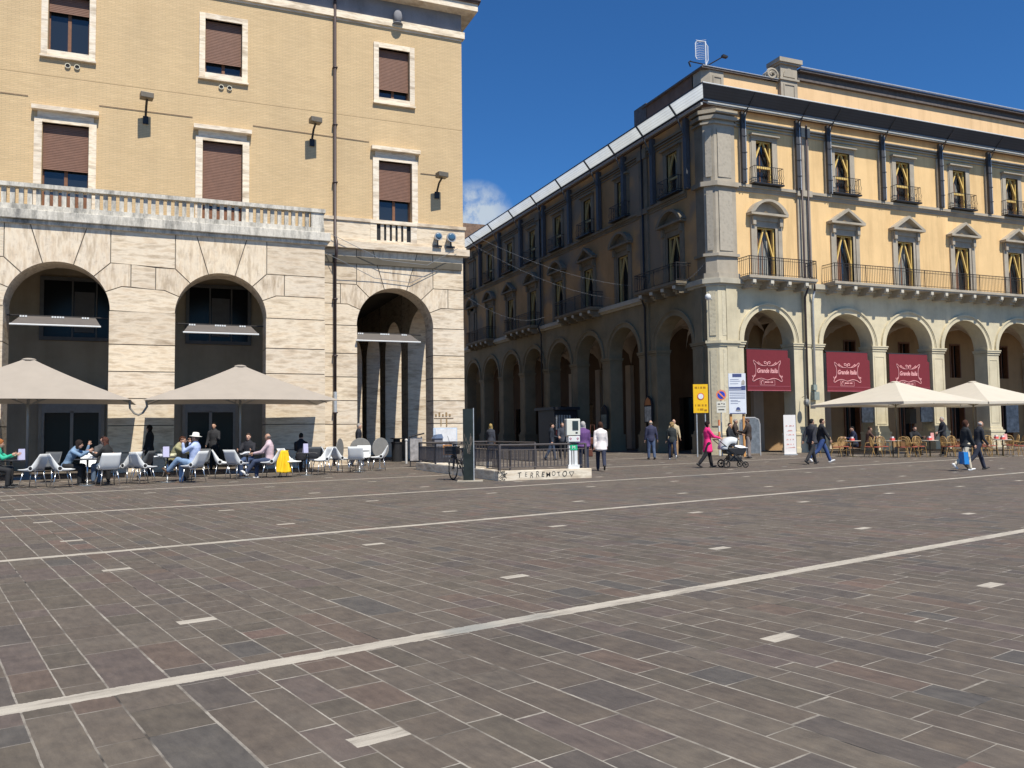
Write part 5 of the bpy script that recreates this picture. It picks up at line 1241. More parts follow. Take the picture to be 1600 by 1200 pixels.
T2 = TT_(25.4, 34.2); M = MB(T2); posts(M, [(0, .04)], .03, 3.3); M.build('pole', GALV, np_)
for r_, z_, nm, m_ in ((.26, 0, 'red_rim', mat('sign_orange_red', (.75, .25, .12), .5)), (.19, .006, 'blue_disc', mat('sign_blue', (.02, .06, .5), .5))):
    M = MB(); M.T = lambda a, b, c, z_=z_: T2(a, -.02-c-z_, 3.02+b); M.lathe([(r_, 0), (r_, .008)], 28); M.build(nm, m_, np_)
M = MB(); M.T = lambda a, b, c: T2(a*cos(rad(-45))-b*sin(rad(-45)), -.04-c, 3.02+a*sin(rad(-45))+b*cos(rad(-45))); M.box(-.2, .2, -.035, .035, 0, .006); M.build('slash', mat('sign_orange_red', ()), np_)
M = MB(T2); M.box(-.24, .24, -.02, .0, 2.15, 2.7); p_ = M.build('white_plate', mat('plate_white', (.68, .68, .62), .5, var=.03), np_)
M = MB(T2); M.box(-.2, .2, -.026, -.02, 2.43, 2.45)
for u, z, w in ((-.18, 2.55, .12), (.0, 2.57, .05), (.1, 2.55, .07), (-.16, 2.27, .3)): M.box(u, u+w, -.026, -.02, z, z+.05)
M.build('print', IRON, p_)
bd_ = thing('information_board', 'tall white information board with dark blue bars on two orange wooden posts', 'information board', anchor=(25.3, 32.7, 0))
T3 = TT_(25.3, 32.8); M = MB(T3); M.box(-.42, .42, -.03, .03, 2.05, 4.0); M.build('panel', mat('board_white', (.72, .75, .8), .5, var=.03), bd_)
M = MB(T3); M.box(-.36, -.26, 0.04, .14, 0, 2.1); M.box(.26, .36, .04, .14, 0, 2.1); M.build('wooden_posts', mat('orange_wood', (.6, .3, .1), .6), bd_)
M = MB(T3); M.box(-.22, .22, -.04, -.03, 3.83, 3.98); M.box(-.4, .4, -.04, -.03, 3.27, 3.35); M.box(.2, .4, -.045, -.03, 3.24, 3.4); M.box(-.4, .4, -.04, -.03, 3.19, 3.23)
for z in (3.1, 3.03, 2.95, 2.86, 2.8): M.box(-.38, .38, -.038, -.03, z, z+.015)
for z in (3.7, 3.62, 3.5, 2.7, 2.64, 2.55): M.box(-.34, -.34+random.uniform(.25, .5), -.038, -.03, z, z+.012)
M.box(-.38, .38, -.04, -.03, 2.07, 2.1); M.build('print', mat('navy_print', (.06, .08, .2), .6), bd_)
M = MB(); M.T = lambda a, b, c: T3(.02+a, -.036-c, 2.28+b); M.lathe([(.1, 0), (.1, .006)], 20); M.build('emblem', mat('navy_print', ()), bd_)
M = MB(T3); M.prism([(.2, 3.45), (.36, 3.45), (.38, 3.6), (.3, 3.7), (.22, 3.62)], -.04, -.03); M.box(-.1, .14, -.048, -.04, 2.2, 2.24); M.build('picture', mat('board_picture', (.4, .38, .33), .6), bd_)
M = MB()
for i in range(6): M.tube([(25.75, 34.9, i*.3), (25.75, 34.9, i*.3+.3)], .05, 8, i % 2)
tag(M.build('striped_post', [WHITEP, mat('sign_orange_red', ())]), 'slim red and white striped post by the corner pier', 'post')
fr = thing('arched_advert_board', 'grey round-topped freestanding board behind the three talking people', 'board', anchor=(26.85, 33.9, 0))
T4 = TT_(26.85, 33.9, -15); M = MB(T4); n = 12
M.prism([(-.5, .1), (.5, .1), (.5, 1.55)]+[(.5-.3+.3*cos(pi/2*i/6), 1.55+.3*sin(pi/2*i/6)) for i in range(7)]+[(-.2-.3*sin(pi/2*i/6), 1.55+.3*cos(pi/2*i/6)) for i in range(7)], -.04, .04); M.build('board', mat('board_grey', (.16, .18, .2), .4, var=.3), fr)
M = MB(T4); M.tube([(.53, 0, 0), (.53, 0, 1.55), (.47, 0, 1.78), (.28, 0, 1.88), (-.28, 0, 1.88), (-.47, 0, 1.78), (-.53, 0, 1.55), (-.53, 0, 0)], .035, 6); M.build('frame', mat('pale_grey_frame', (.4, .4, .4), .4), fr)
rb_ = thing('roll_up_banner', 'white roll-up banner with faint pink food pictures beside the striding men', 'banner', anchor=(28.7, 33.3, 0))
T5 = TT_(28.75, 33.2, -18); M = MB(T5); M.box(-.31, .31, -.01, .01, .06, 2.0); M.build('sheet', mat('banner_white', (.8, .77, .74), .6, var=.02), rb_)
M = MB(T5); M.box(-.34, .34, -.08, .08, 0, .06); M.tube([(0, .06, .05), (0, .06, 2.0)], .012, 6); M.build('base', GALV, rb_)
M = MB(T5)
for z, L in ((1.42, [(-.22, .1), (-.05, .16), (.14, .08)]), (1.18, [(-.14, .28)]), (.98, [(-.18, .04), (-.1, .18), (.12, .1)]), (.74, [(-.2, .12), (-.02, .07), (.12, .08)]), (.5, [(-.2, .15), (.0, .07), (.15, .04)]), (.35, [(-.26, .52)])):
    for u, w in L: M.prism([(u, z), (u+w, z+.01), (u+w*.9, z+.06), (u+w*.3, z+.07 if z > .4 else z+.02)], -.016, -.01)
M.build('pictures', mat('banner_pink', (.68, .38, .34), .7, var=.3), rb_)
# round-topped poster boxes on the shaded piers
for i, (y, z, m_, lab) in enumerate(((57.0, 1.9, (.1, .11, .12), 'dim poster case with a dark arched top on a far shaded pier'), (47.45, 1.75, (.16, .19, .17), 'greenish poster case with a dark arched top on a shaded street pier'), (42.1, 2.1, (.42, .42, .38), 'poster case with an orange arched top on the nearest wide shaded pier'))):
    T6 = lambda u, d, z_, y=y: (XS-.14-d, y+u, z_)
    t = thing('poster_case', lab, 'poster', anchor=(XS-.14, y, z), group='poster cases on the shaded piers')
    M = MB(T6); M.prism([(-.42, z-.35), (.42, z-.35), (.42, z+.75), (.3, z+1.05), (0, z+1.22), (-.3, z+1.05), (-.42, z+.75)], 0, .1); M.build('case', DARK, t)
    M = MB(T6); M.box(-.34, .34, .1, .115, z-.28, z+.6); M.build('poster', mat('poster_%d' % i if False else ('poster_dim', 'poster_green', 'poster_pale')[i], m_, .6, var=.5, scale=4), t)
    if i == 2:
        M = MB(T6); M.prism([(-.34, z+.68), (.34, z+.68), (.26, z+.98), (0, z+1.14), (-.26, z+.98)], .1, .115); M.build('orange_top', mat('orange_top', (.45, .16, .04), .5), t)
        M = MB(T6); M.tube([(0, .1, z+1.2), (0, .1, 5.8)], .015, 5); M.build('cable', IRON, t)
# newsstand under the shaded arcade
nw = thing('newsstand', 'dark newsstand kiosk with a pale striped magazine window under the street arcade', 'kiosk', anchor=(24.4, 52.0, 0))
M = MB(); M.box(24.2, 25.9, 51.0, 53.6, 0, 2.75); M.box(24.0, 26.0, 50.7, 53.9, 2.75, 2.95); M.build('cabin', mat('kiosk_dark', (.03, .03, .035), .5), nw)
M = MB()
for i in range(6): M.box(24.3+i*.2, 24.42+i*.2, 50.96, 51.0, 1.2, 2.4)
M.build('magazines', mat('magazine_white', (.5, .5, .47), .6, var=.4, scale=9), nw)
M = MB()
for i in range(8): M.box(24.3+i*.15, 24.4+i*.15, 50.94, 50.98, .95+random.uniform(0, .1), 1.3+random.uniform(0, .15))
M.build('red_magazines', mat('magazine_red', (.35, .1, .09), .6, var=.5, scale=9), nw)
# wall lantern and small things at the downpipe pier
M = MB(TF); M.tube([(31.95, .15, 3.0), (31.95, .5, 3.1), (31.95, .5, 2.9)], .02, 5); M.ball((31.95, .5, 2.7), .17, .17, .22)
tag(M.build('wall_lantern', mat('lantern_grey', (.28, .28, .26), .4, .5)), 'grey globe wall lantern on the pier with the downpipes', 'lamp')
M = MB(TF); M.box(32.6, 32.95, .12, .4, 2.85, 3.3); M.box(32.65, 32.9, .12, .3, 3.4, 3.7); tag(M.build('meter_box', mat('meter_green_grey', (.22, .26, .24), .6)), 'grey green meter boxes on the pier with the downpipes', 'box')
M = MB(); M.box(36.9, 37.35, 33.2, 33.5, 1.5, 2.3); M2 = MB(); M2.tube([(37.12, 33.35, 0), (37.12, 33.35, 1.6)], .03, 6); M2.tube([(37.12, 33.35, .02), (37.5, 33.0, .0)], .02, 5); M2.tube([(37.12, 33.35, .02), (36.7, 33.0, .0)], .02, 5)
simple('loudspeaker', 'black loudspeaker on a stand beside the right-hand pier', 'loudspeaker', [(37.12, 33.35, 0), ('cabinet', M, DARK), ('stand', M2, IRON)])
M = MB(); M.box(29.2, 29.65, 33.4, 33.5, .5, 1.0)
# menu pictures hung in the cafe arches
for x0, x1, lab in ((36.45, 37.4, 'dark chalkboard menu hung by the pier behind the first cream parasol'), (41.0, 41.95, 'dark picture board hung by the pier between the cream parasols'), (48.2, 49.3, 'grey display board at the right edge of the picture')):
    M = MB(); M.box(x0, x1, YF+.1, YF+.16, .9 if x0 > 45 else 1.6, 2.9); tag(M.build('hanging_board', mat('chalkboard', (.04, .05, .07), .4, var=.6, scale=6)), lab, 'board')
# ================================================================= PEOPLE
def remesh(M, vox, name, mats, parent, matfn=None, smooth=3):
    me = bpy.data.meshes.new('tmp'); me.from_pydata(M.v, [], M.f)
    b = bmesh.new(); b.from_mesh(me); bmesh.ops.recalc_face_normals(b, faces=b.faces); b.to_mesh(me); b.free()
    o = bpy.data.objects.new('tmp', me); C.objects.link(o)
    r = o.modifiers.new('r', 'REMESH'); r.mode = 'VOXEL'; r.voxel_size = vox; r.use_smooth_shade = True
    s = o.modifiers.new('s', 'SMOOTH'); s.factor = .5; s.iterations = smooth
    bpy.context.view_layer.update()
    dg = bpy.context.evaluated_depsgraph_get()
    res = bpy.data.meshes.new_from_object(o.evaluated_get(dg)); bpy.data.objects.remove(o); bpy.data.meshes.remove(me)
    res.name = name; res.materials.clear()
    for m in mats: res.materials.append(m)
    if matfn:
        for p in res.polygons: p.material_index = matfn(p.center)
    res.polygons.foreach_set('use_smooth', [True]*len(res.polygons))
    q = bpy.data.objects.new(name, res); C.objects.link(q); q.parent = parent
    return q
def limb(M, pts, rs):
    for (a, ra), (b, rb) in zip(list(zip(pts, rs)), list(zip(pts, rs))[1:]):
        M.tube([a, b], [ra, rb], 10)
    for p, r in zip(pts, rs): M.ball(p, r*1.0, nu=10, nv=7)
SKIN = [mat('skin', (.56, .33, .23), .5, var=.05), mat('skin_tan', (.42, .24, .16), .5, var=.05)]
SHOE = {'dark': mat('dark_shoes', (.03, .028, .028), .5), 'white': mat('white_shoes', (.75, .75, .74), .5), 'brown': mat('brown_shoes', (.12, .07, .04), .5)}
def cloth(c): return mat('cloth_%03d_%03d_%03d' % tuple(int(v*999) for v in c), c, .85, var=.22, scale=7, bump=.25, bscale=18)
def person(lab, loc, face, h, top, bottom, hair=('short', (.05, .035, .03)), pose='stand', arms=((8, 8, 10), (8, 8, 10)), legs=((0, 2), (0, 2)), lean=0, coat=0, shoe='dark', skin=0, female=False, head=(0, 0), bulk=1.0, seat=.47, hat=None, yawn=0, grp=None):
    k = h/1.75
    t = thing('person', lab, 'person', (loc[0], loc[1], 0), face)
    if grp: t['group'] = grp
    V = Vector
    hipz = .93*k
    if pose == 'sit': hipz = seat+.1
    hip = V((0, 0, hipz)); L1, L2 = .44*k, .43*k
    lg = []; low = 9
    for s, (a, b) in zip((-1, 1), legs):
        a, b = rad(a), rad(b); j0 = hip+V((s*.095*k, 0, -.02)); j1 = j0+V((s*.02*k, sin(a), -cos(a)))*L1; j2 = j1+V((0, sin(a-b), -cos(a-b)))*L2
        lg.append((j0, j1, j2, a-b)); low = min(low, j2.z)
    dz = (.085*k-low) if pose != 'sit' else 0
    if pose != 'sit':
        hip.z += dz; lg = [tuple(V(p)+V((0, 0, dz)) for p in q[:3])+(q[3],) for q in lg]
    Rl = Matrix.Rotation(-rad(lean), 3, 'X')
    def up_(x, y, z): return hip+Rl @ V((x*k, y*k, z*k))
    sw = (.158 if female else .18)*bulk
    sh = [up_(-sw, 0, .462), up_(sw, 0, .462)]
    ar = []
    for s, S0, (p, ab, eb) in zip((-1, 1), sh, arms):
        p, ab, eb = rad(p)-0*rad(lean), rad(ab), rad(eb)
        d1 = V((s*sin(ab), sin(p)*cos(ab), -cos(p)*cos(ab))); e1 = S0+d1*.29*k
        q = p+eb; d2 = V((-s*sin(ab)*.3 if eb > .6 else s*sin(ab)*.7, sin(q), -cos(q))).normalized(); e2 = e1+d2*.25*k
        ar.append((S0, e1, e2, d2))
    neck = up_(0, .01, .56); hc = up_(0, .03, .70)
    hy, hn = head; Rh = Matrix.Rotation(rad(hy), 3, 'Z') @ Matrix.Rotation(rad(hn), 3, 'X') @ (Rl if lean < 20 else Matrix.Rotation(-rad(lean*.4), 3, 'X'))
    def hp_(x, y, z): return hc+Rh @ V((x*k, y*k, z*k))
    # body
    B = MB()
    tw = .85 if female else 1.0
    def torso(M, e, z0=-.1, coatlen=0):
        secs = [(-.1, .155, .115), (.0, .165, .12), (.14, .135*tw+.0, .105), (.3, .155, .12), (.42, .17, .12), (.5, .14, .09), (.55, .07, .065)]
        prev = None
        for z, rx, ry in secs:
            c = up_(0, .0, z); M.ball(c, (rx*bulk+e)*k, (ry*bulk+e)*k, .09*k, nu=14, nv=8)
        for (z, rx, ry), (z2, rx2, ry2) in zip(secs, secs[1:]):
            for f in (.33, .66): c = up_(0, 0, z+(z2-z)*f); M.ball(c, ((rx+(rx2-rx)*f)*bulk+e)*k, ((ry+(ry2-ry)*f)*bulk+e)*k, .07*k, nu=14, nv=8)
    torso(B, 0)
    for (a, b, c, fa), s in zip(lg, (-1, 1)): limb(B, [a, b, c], [.085*k*bulk, .055*k, .04*k])
    for (a, b, c, d) in ar: limb(B, [a, b, c], [.05*k, .038*k, .027*k])
    limb(B, [neck, up_(0, .02, .62)], [.052*k, .05*k])
    B.ball(hc, .076*k, .095*k, .115*k, nu=14, nv=10); B.ball(hp_(0, .03, -.07), .052*k, .06*k, .05*k); 
    B.ball(hp_(0, .1, -.012), .014*k, .022*k, .024*k); B.ball(hp_(.078, -.005, 0), .012*k, .02*k, .03*k); B.ball(hp_(-.078, -.005, 0), .012*k, .02*k, .03*k)
    body = remesh(B, .016*k, 'body', [SKIN[skin]], t, smooth=2)
    # hands with fingers, eyes and mouth joined into the body mesh
    Hn = MB()
    for (a, b, c, d), s in zip(ar, (-1, 1)):
        d = d.normalized(); side = V((0, 1, 0)) if abs(d.y) < .8 else V((0, 0, -1)); w_ = (side-d*side.dot(d)).normalized(); n_ = d.cross(w_)
        pc = c+d*.045*k
        pm_ = Hn; R3 = Matrix((w_, d, n_)).transposed()
        i0 = len(Hn.v); Hn.ball((0, 0, 0), .042*k, .055*k, .018*k, nu=10, nv=6); 
        for i in range(i0, len(Hn.v)): Hn.v[i] = tuple(pc+R3 @ V(Hn.v[i]))
        inn = n_*(-s if n_.x*s > 0 else s)
        for q, fl in ((-.03, .062), (-.01, .075), (.01, .07), (.03, .055)):
            p0 = pc+w_*q*k+d*.042*k; p1 = p0+(d*.8+inn*.25)*fl*.5*k; p2 = p1+(d*.55+inn*.6)*fl*.5*k
            Hn.tube([p0, p1, p2], [.0095*k, .0085*k, .006*k], 5)
        p0 = pc+w_*.038*k-d*.01*k; p1 = p0+(w_*.7+d*.7)*.032*k; Hn.tube([p0, p1, p1+(d+inn*.4)*.026*k], [.011*k, .01*k, .007*k], 5)
    for s in (-1, 1): Hn.ball(hp_(s*.03, .083, .012), .012*k, .008*k, .006*k, 1, 6, 5); Hn.ball(hp_(s*.03, .087, .032), .018*k, .006*k, .004*k, 1, 6, 5)
    Hn.ball(hp_(0, .09, -.055), .022*k, .008*k, .005*k, 2, 8, 5)
    hm = Hn.build('tmp', [SKIN[skin], DARK, mat('lips', (.4, .14, .12), .5)], None, smooth=True)
    bm = bmesh.new(); bm.from_mesh(body.data); bm.from_mesh(hm.data); bm.to_mesh(body.data); bm.free(); bpy.data.objects.remove(hm)
    body.data.materials.append(DARK); body.data.materials.append(mat('lips', ()))
    # clothes
    J = MB(); torso(J, .022); 
    if coat:
        n = 6
        for i in range(n+1):
            f = i/n
            if pose == 'sit': c = hip+V((0, .1*f, -.02*k))
            else: c = hip+V((0, (lg[0][1].y+lg[1][1].y)/2*f*.4, -coat*k*f))
            J.ball(c, (.185+.03*f)*k*bulk, (.145+.035*f)*k*bulk, .07*k, nu=14, nv=8)
    slv = 1.0
    for (a, b, c, d) in ar: limb(J, [a, b, a*0+b+(c-b)*.93*slv], [.066*k*bulk, .055*k*bulk, .042*k*bulk])
    J.ball(up_(0, -.0, .53), .085*k, .08*k, .055*k)
    jm = top if not isinstance(top, tuple) else cloth(top)
    remesh(J, .022*k, 'jacket', [jm], t)
    P = MB(); ext = .018*k
    for (a, b, c, fa) in lg: limb(P, [a, b, c+(b-c)*.05], [.085*k*bulk+ext, .062*k+ext, .048*k+ext])
    P.ball(hip+V((0, 0, -.02*k)), .175*k*bulk, .135*k*bulk, .12*k, nu=14, nv=8)
    remesh(P, .022*k, 'trousers', [cloth(bottom)], t)
    for (a, b, c, fa) in lg:
        Q = MB(); pitch = max(-.9, min(.5, fa)) if pose != 'sit' else max(-.2, min(.9, fa))
        fwv = V((0, cos(pitch), sin(pitch))); upv = V((0, -sin(pitch), cos(pitch)))
        base = c-upv*.05*k
        for f, rx, rz in ((-.05, .038, .045), (.02, .04, .05), (.09, .043, .035), (.15, .04, .028)): Q.ball(base+fwv*f*k, rx*k, .055*k, rz*k, nu=10, nv=6)
        Q.tube([c+(b-c)*.1, c-upv*.02*k], .048*k, 8)
        remesh(Q, .014*k, 'shoe', [SHOE[shoe]], t, smooth=2)
    if hair:
        st, hcol = hair; hm_ = mat('hair_%03d_%03d_%03d' % tuple(int(v*999) for v in hcol), hcol, .85, var=.45, scale=40, spec=.08, bump=.6, bscale=60)
        Hh = MB()
        if st in ('short', 'long', 'bob', 'curly'):
            e = {'short': .0, 'long': .012, 'bob': .016, 'curly': .028}[st]
            Hh.ball(hp_(0, -.022, .028), (.079+e)*k, (.092+e)*k, (.106+e)*k, nu=14, nv=10); Hh.ball(hp_(0, .03, .09), .055*k, .05*k, .03*k)
            if st in ('long', 'bob', 'curly'):
                n = {'long': 6, 'bob': 3, 'curly': 4}[st]
                for i in range(n):
                    for s in (-1, 0, 1): Hh.ball(hp_(s*.05, -.055+.02*(s != 0), -.03-i*.045), (.05+e*.5)*k, .045*k, .05*k, nu=10, nv=6)
            if st == 'curly':
                for i in range(26): a = random.uniform(0, 2*pi); z = random.uniform(-.1, .12); Hh.ball(hp_(.085*cos(a), -.03+.085*min(.2, sin(a)), z), .034*k)
        elif st == 'bald':
            for i in range(9):
                a = rad(190+i*20); Hh.ball(hp_(.072*cos(a), -.005+.08*sin(a), -.0), .02*k, .022*k, .045*k)
        remesh(Hh, .014*k, 'hair', [hm_], t, smooth=1)
    if hat:
        Q = MB(); R4 = Rh
        i0 = 0; Q.lathe([(.17*k, -.008), (.175*k, 0), (.1*k, .012), (.092*k, .085), (.07*k, .11), (.01, .115)], 22)
        Q.v = [tuple(hp_(0, -.005, .055)+R4 @ V(v)) for v in Q.v]
        Q.build('hat', mat('straw_hat', (.78, .76, .68), .7, var=.05), t, smooth=True)
        Q = MB(); Q.lathe([(.098*k, .012), (.096*k, .035)], 22, cap=False); Q.v = [tuple(hp_(0, -.005, .055)+R4 @ V(v)) for v in Q.v]; Q.build('hat_band', mat('band_dark', (.2, .17, .14), .8), t)
    t['_hands'] = 0; del t['_hands']
    M3 = Matrix.Rotation(face, 3, 'Z')
    return t, [V((loc[0], loc[1], 0))+M3 @ (a[2]+a[3]*.06*k) for a in ar], (V((loc[0], loc[1], 0))+M3 @ up_(0, 0, .45), V((loc[0], loc[1], 0))+M3 @ hip)
SIT = ((88, 88), (80, 84))
BLK = (.02, .02, .022); NAVY = (.03, .035, .07); JEAN = (.06, .09, .17)
gr = 'people seated at the left cafe'
person('red-haired woman in a green cardigan seated at the left edge', (-4.3, 26.0), RGT+.3, 1.62, (.04, .42, .26), BLK, ('long', (.32, .12, .04)), 'sit', ((50, 5, 60), (45, 5, 70)), SIT, 12, female=True, shoe='dark')
person('woman in a blue denim jacket leaning over a cafe table, hand at her chin', (-2.6, 26.45), RGT+.15, 1.65, (.17, .26, .38), BLK, ('bob', (.03, .022, .02)), 'sit', ((75, 4, 90), (62, 6, 60)), SIT, 28, female=True)
person('long-haired woman in black seated opposite the denim jacket', (-1.5, 26.05), LFT-.2, 1.64, (.018, .018, .018), (.1, .14, .2), ('long', (.09, .04, .03)), 'sit', ((45, 4, 75), (45, 6, 60)), SIT, 10, female=True)
person('dark-haired man facing the square behind the woman in black', (-1.75, 27.3), TOW+.6, 1.72, (.07, .07, .07), BLK, ('short', (.03, .02, .018)), 'sit', ((40, 4, 60), (40, 6, 60)), SIT, 8)
person('bearded man in an olive shirt leaning forward at the menu table', (.12, 27.05), RGT+.2, 1.78, (.28, .26, .14), BLK, ('short', (.06, .025, .015)), 'sit', ((55, 6, 50), (60, 6, 55)), SIT, 25, skin=1)
person('man in a white hat and pale blue shirt with crossed legs', (.72, 25.8), LFT-.15, 1.78, (.42, .5, .72), (.2, .3, .45), ('short', (.1, .08, .07)), 'sit', ((60, 2, 115), (60, 2, 115)), ((105, 62), (80, 80)), -6, shoe='brown', hat=1, skin=1)
person('bald man in a pale pink shirt facing left, next to the yellow jacket', (3.0, 27.25), LFT, 1.75, (.55, .42, .45), (.05, .07, .13), ('bald', (.12, .1, .09)), 'sit', ((40, 5, 40), (35, 5, 45)), ((86, 50), (80, 78)), 3, shoe='white', skin=1)
person('man in a black jacket facing the camera in the parasol shade', (2.5, 28.9), TOW, 1.76, (.02, .02, .025), (.05, .08, .16), ('short', (.06, .04, .03)), 'sit', ((40, 8, 60), (40, 8, 60)), SIT, 0)
person('shaded seated figure in dark clothes behind the second lilac menu', (4.35, 30.0), AWAY, 1.75, (.015, .015, .02), BLK, ('short', (.02, .018, .016)), 'sit', ((35, 10, 50), (35, 10, 50)), SIT, 5)
person('woman in black standing in the shade before the pier between the arches', (-.55, 31.6), LFT, 1.68, (.015, .015, .015), BLK, ('long', (.02, .015, .012)), female=True, coat=.25)
person('grey-haired man in a dark suit walking out of the corner arch', (7.3, 34.2), RGT+.3, 1.72, (.02, .022, .03), (.03, .03, .04), ('short', (.3, .28, .26)), 'stand', ((15, 5, 20), (-12, 5, 15)), ((12, 8), (-14, 12)))
person('waiter in dark clothes standing inside the middle arch', (1.7, 34.6), TOW, 1.78, (.03, .03, .035), BLK, ('short', (.02, .015, .012)), arms=((20, 8, 70), (10, 8, 15)))
person('person with blond hair in a long dark coat walking away beyond the railing', (14.9, 38.8), AWAY, 1.69, (.04, .045, .06), BLK, ('bob', (.35, .25, .1)), 'stand', ((14, 6, 10), (-10, 6, 10)), ((14, 10), (-12, 14)), coat=.35, female=True)
person('dark-bearded man in black walking right in front of the shaded street', (16.45, 35.0), RGT, 1.66, (.02, .025, .035), (.04, .06, .1), ('short', (.02, .015, .012)), 'stand', ((20, 5, 60), (-10, 5, 20)), ((14, 8), (-14, 14)))
person('figure with a striped scarf in the shade left of the ticket machine', (17.5, 36.0), TOW, 1.7, (.05, .055, .07), BLK, ('short', (.15, .12, .1)), 'stand', ((20, 5, 60), (20, 5, 60)), ((5, 4), (-6, 8)))
_, H1, _ = person('grey-haired woman in a purple quilted jacket walking away', (12.72, 24.6), AWAY+.12, 1.6, (.13, .06, .19), (.02, .025, .045), ('bob', (.42, .4, .38)), 'stand', ((-6, 8, 8), (8, 6, 6)), ((4, 4), (-8, 10)), coat=.06, bulk=1.18, female=True, head=(-8, 0))
_, H2, S2 = person('dark-haired woman in a white jacket walking away with a brown shoulder bag', (13.45, 24.75), AWAY-.05, 1.6, (.78, .72, .7), (.025, .03, .055), ('bob', (.06, .03, .02)), 'stand', ((-10, 8, 12), (8, 6, 6)), ((16, 6), (-20, 22)), coat=.17, bulk=1.12, female=True)
def handbag(name, lab, p, m, w=.3, hh=.24, d=.12, strap=None, rz=AWAY):
    t = thing(name, lab, 'bag', tuple(p), rz); M = MB(); M.prism([(-w/2, -hh/2), (w/2, -hh/2), (w*.42, hh/2), (-w*.42, hh/2)], -d/2, d/2); M.build('body', m, t, bevel=.03)
    M = MB(); M.tube([(-w*.3, 0, hh/2), (-w*.2, 0, hh/2+(strap or .14)), (w*.2, 0, hh/2+(strap or .14)), (w*.3, 0, hh/2)], .012, 6); M.build('strap', m, t)
BRL = mat('brown_leather', (.13, .045, .025), .5)
handbag('shoulder_bag', 'brown leather shoulder bag on the arm of the woman in white', (H2[0]+Vector((-.02, .05, .25))), BRL, strap=.42)
handbag('handbag', 'small brown handbag in the hand of the woman in purple', (H1[1]+Vector((0, 0, -.16))), BRL, .24, .26)
person('balding man in a navy jacket and jeans walking away', (20.25, 32.5), AWAY+.15, 1.73, (.035, .038, .075), (.07, .1, .17), ('bald', (.3, .27, .22)), 'stand', ((6, 8, 8), (-8, 12, 10)), ((6, 4), (-6, 8)), bulk=1.08)
person('woman with curly blond hair, black leather jacket and white trainers', (20.9, 31.8), AWAY, 1.62, (.03, .035, .035), (.02, .03, .06), ('curly', (.36, .24, .11)), 'stand', ((10, 12, 10), (-6, 8, 10)), ((12, 8), (-18, 20)), shoe='white', female=True, head=(20, 0))
person('man in a beige jacket and tan trousers walking towards the square', (22.6, 34.2), TOW-.1, 1.8, (.48, .39, .25), (.32, .2, .1), ('bald', (.1, .06, .04)), 'stand', ((12, 10, 8), (-6, 10, 10)), ((12, 8), (-12, 10)))
_, H3, _ = person('woman in a bright pink coat and sunglasses pushing a pram', (17.5, 24.4), RGT+.12, 1.6, (.82, .03, .2), (.015, .015, .018), ('long', (.025, .015, .015)), 'stand', ((42, 5, 35), (38, 5, 38)), ((14, 4), (-16, 22)), coat=.32, female=True, bulk=1.08)
# pram
pr = thing('pram', 'black pram with a pale grey hood and white blanket', 'pram', (18.28, 24.02, 0), RGT+.1)
GH = mat('pale_grey_fabric', (.58, .6, .6), .8, var=.08)
for sx in (-.27, .27):
    for sy, r_ in ((.34, .11), (-.34, .14)):
        M = MB(); M.T = lambda a, b, c, sx=sx, sy=sy, r_=r_: (sx+c, sy+a, r_+b); M.tube([(r_*.85*cos(2*pi*i/16), r_*.85*sin(2*pi*i/16), 0) for i in range(16)], r_*.17, 6, close=True); M.lathe([(.03, -.03), (.03, .03)], 8)
        for i in range(5): M.tube([(0, 0, 0), (r_*.8*cos(i*1.257), r_*.8*sin(i*1.257), 0)], .01, 4)
        M.build('wheel', mat('tyre_rubber', ()), pr)
M = MB()
for s in (-.26, .26): M.tube([(s, .34, .12), (s, -.05, .52), (s, -.62, .98)], .016, 6); M.tube([(s, -.34, .14), (s, .05, .55)], .016, 6)
M.tube([(-.26, -.62, .98), (.26, -.62, .98)], .02, 6); M.tube([(-.26, .0, .35), (.26, .0, .35)], .014, 5); M.build('chassis', mat('pram_black', (.02, .02, .022), .5), pr)
M = MB(); M.prism([(-.3, .48), (.3, .42), (.42, .62), (.4, .68), (-.38, .72)], -.22, .22); M.v = [(b, a, c) for a, b, c in M.v]; M.build('carrycot', mat('pram_black', ()), pr, bevel=.04)
hr = lambda a: .42*math.sqrt(max(0, 1-(2*a-1)**4*.75))
M = MB(); M.grid(lambda a, b: (-.27+.54*a, -.08+hr(a)*cos(rad(62+118*b)), .64+hr(a)*sin(rad(62+118*b))), 12, 12); M.build('hood', GH, pr, smooth=True, recalc=False, solid=.015)
M = MB(); M.grid(lambda a, b: (-.24+.48*a, -.02+.46*b, .74-.06*b+.05*sin(pi*a)+.02*sin(9*a+5*b)), 12, 10); M.build('blanket', mat('white_blanket', (.75, .75, .76), .9, var=.06), pr, smooth=True, recalc=False, solid=.02)
M = MB(); M.box(-.2, .2, -.2, .25, .22, .4); M.build('basket', mat('pram_black', ()), pr, bevel=.03)
M = MB()
for p in ((-.12, .05), (-.02, .02)): M.tube([(-.245, p[0]-.02, .86), (-.25, p[0]+.03, .94), (-.245, p[0]+.08, .86), (-.245, p[0]+.04, .8)], .012, 5)
M.build('hood_print', DARK, pr)
person('woman in a black padded coat with sunglasses in the talking group of three', (22.9, 30.3), RGT-.6, 1.56, (.02, .021, .025), (.03, .03, .035), ('short', (.02, .018, .018)), 'stand', ((20, 10, 40), (15, 10, 40)), coat=.3, female=True, bulk=1.2, head=(-10, 0))
person('grey-haired man in a dark brown jacket, rear of the talking group of three', (23.9, 31.2), RGT-.4, 1.74, (.05, .035, .028), (.08, .075, .08), ('short', (.3, .27, .25)), 'stand', ((20, 8, 70), (15, 8, 60)), skin=1, bulk=1.08)
